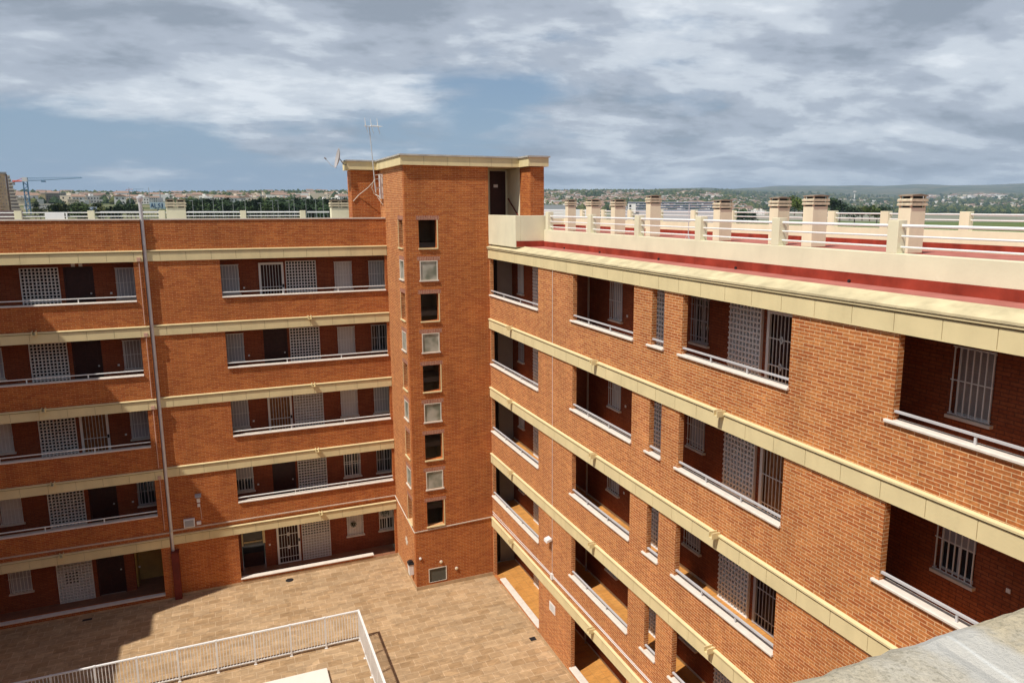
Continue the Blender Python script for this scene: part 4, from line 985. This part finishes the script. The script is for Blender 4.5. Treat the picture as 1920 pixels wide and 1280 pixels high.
G1 = 'trees in the belt beyond the north roof'
def ridge(px, pts):
    for (a, b), (c, d) in zip(pts, pts[1:]):
        if px <= c: return b+(d-b)*(px-a)/(c-a)
    return pts[-1][1]
beltL = [(340, 377), (380, 378), (420, 375), (440, 383), (480, 377), (520, 374), (560, 376), (600, 377), (650, 375)]
for i in range(74):
    px = 345+i*4.2+random.uniform(-3, 3)
    for (D, dy) in ((random.uniform(330, 400), 0), ) + (((random.uniform(250, 300), 9),) if i % 2 else ()):
        tree(px, D, random.choice((0, 1, 1, 2, 0)), random.uniform(.8, 1.15), 'dark green tree in the belt of trees beyond the north roof railing', G1, ridge(px, beltL)+dy+random.uniform(-1.5, 4))
G2 = 'trees beyond the left end of the north roof'
for i in range(34):
    px = random.choice((random.uniform(58, 170), random.uniform(95, 165), random.uniform(184, 262))); tree(px, random.uniform(260, 380), random.choice((1, 0, 3, 2)), random.uniform(.6, .9), 'low green tree between the pale buildings beyond the left end of the north roof', G2, random.uniform(382, 390))
G3 = 'tall trees behind the east roof chimneys'
for px, y, k in ((1482, 366, 4), (1490, 372, 4), (1498, 369, 4), (1478, 377, 3), (1506, 378, 4), (1560, 376, 1), (1568, 380, 1), (1632, 384, 4), (1618, 388, 3), (1646, 389, 4), (1604, 392, 1), (1662, 391, 1), (1576, 386, 1), (1282, 398, 1), (1392, 399, 1), (1410, 401, 1), (1380, 402, 1)):
    tree(px, random.uniform(380, 520), k, random.uniform(1.0, 1.4), 'green tree seen between the chimneys beyond the east roof', G3, y)
# ---- houses
WM = [plain('house_wall_white', (.80, .77, .72), .8, .1), plain('house_wall_cream', (.68, .58, .44), .8, .1), plain('house_wall_pink', (.62, .44, .36), .8, .1)]
RMt = [plain('house_roof_tile', (.34, .22, .16), .85, .2), plain('house_roof_flat', (.68, .64, .58), .85, .1), plain('house_roof_brown', (.25, .17, .13), .85, .2)]
DK = M['dark']
def house_mesh(wi, ri, L, Wd, Hh, gable):
    mb = MB(); mb.box(-L/2, L/2, -Wd/2, Wd/2, -3, Hh); mb.box(L/2, L/2+3, -Wd/2+1, Wd/2-1.5, -3, Hh*.55)
    e = .4
    if gable:
        mb.prism([(-Wd/2-e, Hh), (0, Hh+1.9), (Wd/2+e, Hh)], 0, -L/2-e, L/2+e, 1)
    else:
        mb.box(-L/2-.1, L/2+.1, -Wd/2-.1, Wd/2+.1, Hh, Hh+.25, 1); mb.box(-1.5, 1.5, -1, 2, Hh+.25, Hh+2.2)
    for z in (.9, 3.7)[:2 if Hh > 5 else 1]:
        x = -L/2+1
        while x < L/2-1: mb.box(x, x+1.0, -Wd/2-.03, -Wd/2, z, z+1.3, 2); mb.box(x, x+1.0, Wd/2, Wd/2+.03, z, z+1.3, 2); x += 2.4
        for sy in (-Wd/4, Wd/4): mb.box(-L/2-.03, -L/2, sy-.5, sy+.5, z, z+1.3, 2)
    return mb.mesh('house', [WM[wi], RMt[ri], DK])
HM = [house_mesh(0, 0, 9, 8, 6, True), house_mesh(1, 0, 11, 8, 3.4, True), house_mesh(0, 1, 10, 9, 6.2, False), house_mesh(2, 2, 12, 8, 6, True), house_mesh(1, 1, 14, 9, 6, False), house_mesh(0, 0, 16, 8, 6, True)]
def house(px, D, mi, label, group, sc_=1.0):
    a = az(px); o = bpy.data.objects.new('house', HM[mi]); col.objects.link(o)
    o.location = (math.sin(a)*D, math.cos(a)*D, H(a, D)); o.rotation_euler = (0, 0, -a+random.choice((0, .3, -.4, 1.57, 1.2, .8)))
    o.scale = (sc_,)*3; tag(o, label, 'house', group)
random.seed(21); cells = []
for i in range(4000):
    D = 1350*math.exp(random.random()**1.0*.95); px = random.uniform(1018, 1430) if random.random() < .8 else random.uniform(1430, 1900)
    if px > 1430: D *= 1.6
    cells.append((D, px))
cells.sort(); used = []; taken = 0
for D, px in cells:
    if taken >= 190: break
    if any(abs(px-q)*D/1446 < 11 and abs(D-E) < 26 for E, q in used[-60:]): continue
    if mn.noise(Vector((px/50, D/300, 1))) < -.25: continue
    used.append((D, px)); taken += 1
    house(px, D, random.choice((0, 2, 1, 2, 3, 4, 4, 5)), 'small house among others in the hillside town beyond the east roof', 'houses of the hillside town', 1.15)
for i in range(95):
    px = random.uniform(40, 650); D = random.uniform(800, 1500)
    house(px, D, random.choice((0, 1, 2, 4, 4, 5)), 'low pale house of the town beyond the north roof', 'houses beyond the north roof', random.uniform(1, 1.3))
# the rest of the town and its trees, far too many to count
mb = MB(); mb.nomerge = True
def put_house(mb, px, D, s):
    a = az(px); x, y, z = math.sin(a)*D, math.cos(a)*D, H(a, D); L = random.uniform(4, 9)*s; W_ = random.uniform(4, 6)*s; h = random.uniform(4, 8)*s
    c = random.choice((0, 0, 0, 1, 1, 2)); mb.box(x-L, x+L, y-W_, y+W_, z-4, z+h, c); 
    if random.random() < .42: mb.prism([(y-W_-.4, z+h), (y, z+h+2*s), (y+W_+.4, z+h)], 0, x-L-.4, x+L+.4, random.choice((3, 3, 5)))
    else: mb.box(x-L, x+L, y-W_, y+W_, z+h, z+h+.3, 4)
for i in range(3600):
    r = random.random()
    if r < .58: px = random.uniform(1015, 1420); D = random.uniform(1500, 3900)
    elif r < .78: px = random.uniform(1400, 1960); D = random.uniform(2600, 5200)
    else: px = random.uniform(-60, 680); D = random.uniform(1100, 3600)
    if mn.noise(Vector((px/60, D/500, 3))) < (-.15 if px < 1420 else .12): continue
    put_house(mb, px, D, random.uniform(.9, 1.4))
for i in range(60): put_house(mb, random.uniform(1700, 1880), random.uniform(5200, 5800), 2.6)
tag(mb.build('distant_town', WM+RMt), 'far off town buildings spread over the hills', 'town', kind='stuff')
mb = MB(); mb.nomerge = True
def clump(mb, x, y, z, r, h):
    # jagged low crown
    n = 7; i = len(mb.v); top = []
    for ring, (f, zz) in enumerate(((.75, 0), (1.0, .4), (.7, .8))):
        for k in range(n):
            t_ = 2*math.pi*k/n+ring*.4; rr = r*f*random.uniform(.7, 1.25); mb.v.append((x+math.cos(t_)*rr, y+math.sin(t_)*rr, z+h*zz*random.uniform(.85, 1.15)-1))
    mb.v.append((x, y, z+h*random.uniform(.9, 1.2)))
    for q in range(2):
        for k in range(n): mb.f.append((i+q*n+k, i+q*n+(k+1) % n, i+(q+1)*n+(k+1) % n, i+(q+1)*n+k)); mb.mi.append(mb_mi)
    for k in range(n): mb.f.append((i+2*n+k, i+2*n+(k+1) % n, i+3*n)); mb.mi.append(mb_mi)
for i in range(8200):
    r = random.random()
    if r < .40: px = random.uniform(1015, 1420); D = random.uniform(1300, 4300)
    elif r < .74: px = random.uniform(1340, 1980); D = 1950*math.exp(random.random()*1.15)
    else: px = random.uniform(-80, 700); D = random.uniform(800, 3700)
    if mn.noise(Vector((px/45, D/350, 8))) < -.2: continue
    a = az(px); mb_mi = random.choice((0, 1, 1, 2, 2))
    s = random.uniform(.7, 1.4)*(1+D/5000)*(.75 if D < 1300 else 1); clump(mb, math.sin(a)*D, math.cos(a)*D, H(a, D), 4.2*s, 6.5*s)
tag(mb.build('distant_woodland', [LM[0], LM[1], LM[2]]), 'tree cover between the houses and over the far hills', 'woodland', kind='stuff')
# ---- the long dark roof with rows of panels, and the white hall
def fbox(mb, px0, px1, y0, y1, D, depth, mi=0):
    """an upright box whose near face spans these directions at distance D"""
    a = far(px0, y1, D); b_ = far(px1, y1, D); c = far((px0+px1)/2, y0, D)
    d = (Vector((b_.x-a.x, b_.y-a.y, 0))); L = d.length; d.normalize(); nrm = Vector((-d.y, d.x, 0))
    if nrm.dot(Vector((a.x, a.y, 0))) < 0: nrm = -nrm
    z0 = min(a.z, b_.z); z1 = c.z; i = len(mb.v)
    for z in (z0, z1):
        for k in (0, 1):
            for l in (0, 1): q = Vector((a.x, a.y, 0))+d*L*l+nrm*depth*k; mb.v.append((q.x, q.y, z))
    for q in ((0, 2, 3, 1), (4, 5, 7, 6), (0, 1, 5, 4), (2, 6, 7, 3), (0, 4, 6, 2), (1, 3, 7, 5)): mb.f.append(tuple(i+k for k in q)); mb.mi.append(mi)
    return mb
SP = plain('solar_panel', (.045, .07, .11), .3, .1, 0, 1, 0, .5)
o = empty('panel_roof_hall', far(1260, 410, 300), 'long low hall with rows of blue grey roof panels behind the east roof railing', 'hall')
mb = MB(); fbox(mb, 1168, 1352, 396, 440, 300, 60); mb.build('hall_wall', M['shutter'], o)
for i in range(6):
    D = 300+i*14; y1 = 406-i*4.6; mb = MB(); fbox(mb, 1172+i, 1350-i, y1-3.1, y1-1.0, D, 3.0); mb.build('panel_row', SP, o)
    mb = MB(); fbox(mb, 1172+i, 1350-i, y1-4.3, y1-3.15, D+3, 1.0); mb.build('roof_edge', M['shutter'], o)
mb = MB(); fbox(mb, 1177, 1192, 382, 400, 298, 10); mb.build('stair_block', M['plate'], o)
mb = MB(); 
for i in range(2): fbox(mb, 1180, 1183.5, 384+i*7, 388+i*7, 297.9, .05); 
mb.build('window', M['glass'], o)
o = empty('white_hall', far(1060, 410, 330), 'long white flat roofed hall behind the first chimneys of the east roof', 'hall')
mb = MB(); fbox(mb, 1000, 1118, 393.5, 440, 330, 70); mb.build('hall_wall', M['plate'], o)
mb = MB()
for i in range(22): fbox(mb, 1003+i*5.2, 1006.4+i*5.2, 401.5, 403.5, 329.9, .05)
for i in range(16): fbox(mb, 1005+i*7.2, 1010+i*7.2, 407.0, 411, 329.9, .05)
mb.build('window_band', M['glass'], o)
mb = MB(); fbox(mb, 1018, 1078, 384, 394.5, 560, 60); tag(mb.build('grey_shed', M['greymetal']), 'long low grey shed beyond the white hall, right of the stair tower', 'shed')
# ---- left: terraced tower block, hotel, cranes, boards
o = empty('tower_block', far(0, 400, 420), 'tall tan apartment tower with stepped balconies at the left edge of the picture', 'tower block')
mb = MB(); fbox(mb, -70, 17, 324, 430, 420, 26); mb.build('tower_body', plain('tower_tan', (.72, .52, .34), .8, .12, 0, .3), o)
mb = MB(); fbox(mb, -74, 20, 322, 324.4, 419, 28); mb.build('roof_slab', M['greymetal'], o)
mb = MB(); fbox(mb, 17.3, 21, 327, 430, 420, 24); mb.build('stair_shaft', plain('tower_brown', (.24, .16, .12), .8, .1), o)
for i in range(12):
    y = 329+i*6.2; mb = MB(); fbox(mb, 21.2, 24+i*1.45, y+2.6, y+6.2, 420, 20); mb.build('storey', plain('tower_storey', (.42, .36, .33), .8, .1), o)
    mb = MB(); fbox(mb, 21.2, 25.5+i*1.45, y, y+2.6, 419, 22); mb.build('balcony', plain('tower_balcony', (.62, .54, .44), .8, .1), o)
    for j in range(4):
        x = -3+j*5.1; mb = MB(); fbox(mb, x, x+1.5, y+2.2, y+4.6, 419.8, .15); mb.build('window', M['shutter_b'] if (i+j) % 3 else M['band'], o)
    mb = MB(); fbox(mb, -6, 8, y+.2, y+1.3, 418.6, 1.2); mb.build('balcony', plain('tower_balcony2', (.64, .50, .34), .8, .1), o)
mb = MB(); fbox(mb, -80, 42, 395, 440, 400, 10); mb.build('podium', plain('tower_podium', (.25, .17, .16), .8, .1), o)
o = empty('hotel', far(100, 380, 900), 'wide beige five storey building on the skyline right of the large crane', 'hotel')
mb = MB(); fbox(mb, 79, 127, 362.5, 385, 900, 20); mb.build('hotel_wall', plain('hotel_wall', (.42, .37, .31), .8, .1), o)
mb = MB(); fbox(mb, 62, 88, 365, 385, 890, 16); mb.build('hotel_annex', plain('hotel_annex', (.58, .46, .25), .8, .1), o)
mb = MB(); fbox(mb, 78, 128, 361.6, 362.6, 899, 22); mb.build('roof_edge', M['greymetal'], o)
for j in range(4):
    mb = MB()
    for i in range(14): fbox(mb, 80.5+i*3.3, 82.2+i*3.3, 365+j*3.3, 366.8+j*3.3, 899.5, .1)
    mb.build('window_row', M['glass'], o)
for (a_, b_, y0, y1, D, lab) in ((34, 60, 371, 388, 820, 'cream building partly hidden by the crane mast'), (45, 102, 383, 396, 560, 'low white shed roof at the foot of the large crane'), (128, 150, 374, 386, 800, 'pale building right of the wide beige hotel')):
    o = empty('pale_building', far(a_, y1, D), lab, 'building')
    mb = MB(); fbox(mb, a_, b_, y0, y1+8, D, 14); mb.build('wall', WM[1] if D != 560 else M['plate'], o)
    mb = MB(); fbox(mb, a_-.4, b_+.4, y0-.8, y0, D-.5, 15); mb.build('roof', RMt[1], o)
    mb = MB(); k = a_+1.5
    while k < b_-2: fbox(mb, k, k+1.2, y0+2, y0+4.2, D-.1, .05); k += 3.2
    mb.build('window_row', M['glass'], o)
BL = plain('crane_blue', (.13, .25, .38), .5, .05); RD = plain('crane_red', (.60, .10, .05), .5, .05)
def crane(px, yt, yb, D, tip, ytip, tail, ytail, wd, lab):
    base = far(px, yb, D); top = far(px, yt, D); o = empty('tower_crane', tuple(base), lab, 'crane')
    hw = wd*D/1446/2; th = hw*.16
    m = MB(); z = base.z
    for sx in (-1, 1):
        for sy in (-1, 1): m.tube((base.x+sx*hw, base.y+sy*hw, base.z), (base.x+sx*hw, base.y+sy*hw, top.z), th, n=4)
    k = 0
    while z < top.z-hw*2:
        s_ = 1 if k % 2 else -1
        for sy in (-1, 1): m.tube((base.x-s_*hw, base.y+sy*hw, z), (base.x+s_*hw, base.y+sy*hw, z+hw*2), th*.7, n=4)
        for sx in (-1, 1): m.tube((base.x+sx*hw, base.y-s_*hw, z), (base.x+sx*hw, base.y+s_*hw, z+hw*2), th*.7, n=4)
        z += hw*2; k += 1
    m.build('mast', BL, o)
    a = Vector((base.x, base.y, top.z)); e = far(tip, ytip, D*.97); d = e-a; n_ = 26; m = MB(); hgt = hw*1.9
    pv = None
    side = Vector((-d.y, d.x, 0)).normalized()*hw*.7
    for i in range(n_+1):
        f = i/n_; q = a+d*f; tp = q+Vector((0, 0, hgt*(1-.75*f)))
        if pv:
            m.tube(pv[0]+side, q+side, th*.7, n=4); m.tube(pv[0]-side, q-side, th*.7, n=4); m.tube(pv[1], tp, th*.7, n=4); m.tube(pv[1], q+side, th*.5, n=4); m.tube(pv[1], q-side, th*.5, n=4)
        pv = (q, tp)
    m.build('jib', BL, o)
    e2 = far(tail, ytail, D*1.01); m = MB(); m.tube(a+side, e2+side, th, n=4); m.tube(a-side, e2-side, th, n=4); m.tube(a+Vector((0, 0, hgt)), e2, th, n=4); m.tube(a, e2+Vector((0, 0, hgt*.4)), th*1.6, n=4); m.build('counter_jib', RD, o)
    m = MB(); m.box(e2.x-hw*1.3, e2.x+hw*1.0, e2.y-hw, e2.y+hw, e2.z-hgt*.9, e2.z+.1); m.build('counterweight', M['greymetal'], o)
    m = MB(); m.box(a.x-hw*1.2, a.x+hw*1.2, a.y-hw*1.2, a.y+hw*1.2, a.z-.2, a.z+hgt*1.1); m.build('cab', M['plate'], o)
    q = a+d*.32; m = MB(); m.box(q.x-hw, q.x+hw, q.y-hw, q.y+hw, q.z-hw*1.1, q.z-hw*.3); m.build('trolley', BL, o)
crane(53, 340, 402, 450, 159, 334.2, 29, 341.5, 5.5, 'large blue tower crane with red counter jib beside the tan tower block')
crane(252, 355.5, 376, 1500, 273, 354.6, 240, 356, 1.2, 'small thin crane on the skyline far beyond the north roof')
# sign boards
o = empty('sign_board', far(296, 392, 285), 'wide pale blue lettered sign board left of the double chimney on the north roof', 'sign board')
mb = MB(); fbox(mb, 281, 310.5, 379.2, 392, 285, .4); mb.build('board', plain('board_blue', (.50, .62, .66), .5, .05), o)
LB = plain('letter_blue', (.07, .13, .22), .5, .05)
def strokes(px, segs):
    m = MB()
    for (x0, y0, x1, y1) in segs: m.tube(far(px+x0, 381.4+y0, 284.6), far(px+x1, 381.4+y1, 284.6), .16, n=4)
    m.build('letter', LB, o)
strokes(283, [(0, 8, 2.5, 0), (2.5, 0, 5, 8), (1.2, 5, 3.8, 5)]); strokes(290.5, [(0, 0, 0, 8), (0, 8, 4, 8)])
strokes(296.5, [(4.2, 1, 2, 0), (2, 0, .4, 2), (.4, 2, 4, 5.5), (4, 5.5, 2.4, 8), (2.4, 8, .2, 7)]); strokes(304, [(0, 0, 0, 8), (.8, 0, .8, 8)])
mb = MB(); mb.tube(far(296, 392, 285.4), far(296, 404, 285.4), .3, n=6); mb.build('sign_leg', M['greymetal'], o)
o = empty('sign_board', far(174, 396, 270), 'small pale sign board with a blue mark above a north roof railing post', 'sign board')
mb = MB(); fbox(mb, 166.5, 181.5, 388, 395.5, 270, .3); mb.build('board', plain('board_pale', (.62, .68, .76), .5, .05), o)
mb = MB(); mb.tube(far(172, 394, 269.6), far(174.2, 389.5, 269.6), .13, n=4); mb.tube(far(174.2, 389.5, 269.6), far(176.5, 394, 269.6), .13, n=4); mb.build('board_mark', LB, o)
mb = MB(); mb.tube(far(174, 395.5, 270.3), far(174, 404, 270.3), .25, n=6); mb.build('sign_leg', M['greymetal'], o)
# water tower on the far plain
o = empty('water_tower', far(1601, 372, 2600), 'slender white water tower between the chimneys, far beyond the east roof', 'water tower')
a_ = far(1601, 372, 2600); top = far(1601, 359.5, 2600)
mb = MB(); mb.tube(a_, (a_.x, a_.y, top.z-2), 1.6, 1.4, 10); mb.build('shaft', M['plate'], o)
mb = MB(); mb.lathe((a_.x, a_.y, top.z-3.5), (0, 0, 1), [(0, 1.4), (2.2, 5.2), (4.6, 5.4), (5.0, 0)], 14); mb.build('tank', M['plate'], o)
# street lamps and masts behind the north roof
random.seed(9)
def lamp(px, yt, D, lab, g):
    t_ = far(px, yt, D); b_ = far(px, 408, D); o = empty('street_lamp', tuple(b_), lab, 'street lamp', g)
    m = MB(); m.tube(b_, t_, .05, .03, 6); m.build('lamp_post', M['steel'], o)
    m = MB(); m.box(t_.x-.7, t_.x+.1, t_.y-.1, t_.y+.1, t_.z, t_.z+.13); m.build('lamp_head', M['greymetal'], o)
for px in (362, 378, 398, 417, 436, 462, 489, 510, 524, 541, 553, 572, 590, 606): lamp(px+random.uniform(-3, 3), 379+random.uniform(-5, 3), random.uniform(190, 230), 'thin grey street lamp before the belt of trees beyond the north roof', 'street lamps before the trees')
for px, y, D, lab in ((245, 352, 420, 'thin mast on the skyline left of the sign boards'), (282, 352, 420, 'thin mast on the skyline above the lettered sign board'), (302, 357, 420, 'dark thick mast on the skyline right above the lettered sign board')):
    a_ = far(px, 392, D); t_ = far(px, y, D); m = MB(); m.tube(a_, t_, .45 if px == 302 else .18, .2 if px == 302 else .12, 6)
    if px == 302: m.box(t_.x-1.1, t_.x+1.1, t_.y-.6, t_.y+.6, t_.z-5.5, t_.z-3.6)
    tag(m.build('radio_mast', M['greymetal']), lab, 'mast')
# pale low buildings / carports seen through the north roof railing
for i, (a_, b_) in enumerate(((350, 448), (462, 560), (575, 617), (186, 305))):
    o = empty('carport', far(a_, 408, 150), 'low pale carport seen through the north roof railing, %s' % ('right of the double chimney', 'between the middle railing posts', 'left of the second chimney', 'under the lettered sign board')[i], 'carport')
    mb = MB(); fbox(mb, a_, b_, 396.5, 399, 150, 5); mb.build('carport_roof', M['plate'], o)
    k = a_+2
    mb = MB()
    while k < b_: fbox(mb, k, k+.9, 399, 420, 150.2, .1); k += random.uniform(4, 9)
    mb.build('carport_post', M['greymetal'], o)
# ------------------------------------------------------------ haze
mb = MB(); mb.box(-40000, 40000, -40000, 40000, -3, 520)
hm = bpy.data.materials.new('haze_air'); hm.use_nodes = True; t = hm.node_tree; t.nodes.clear()
v = nn(t, 'ShaderNodeVolumePrincipled'); v.inputs['Color'].default_value = (.62, .80, 1, 1); v.inputs['Density'].default_value = 7e-5; v.inputs['Anisotropy'].default_value = 0
out = nn(t, 'ShaderNodeOutputMaterial'); t.links.new(v.outputs[0], out.inputs['Volume'])
tag(mb.build('haze', hm), kind='stuff')
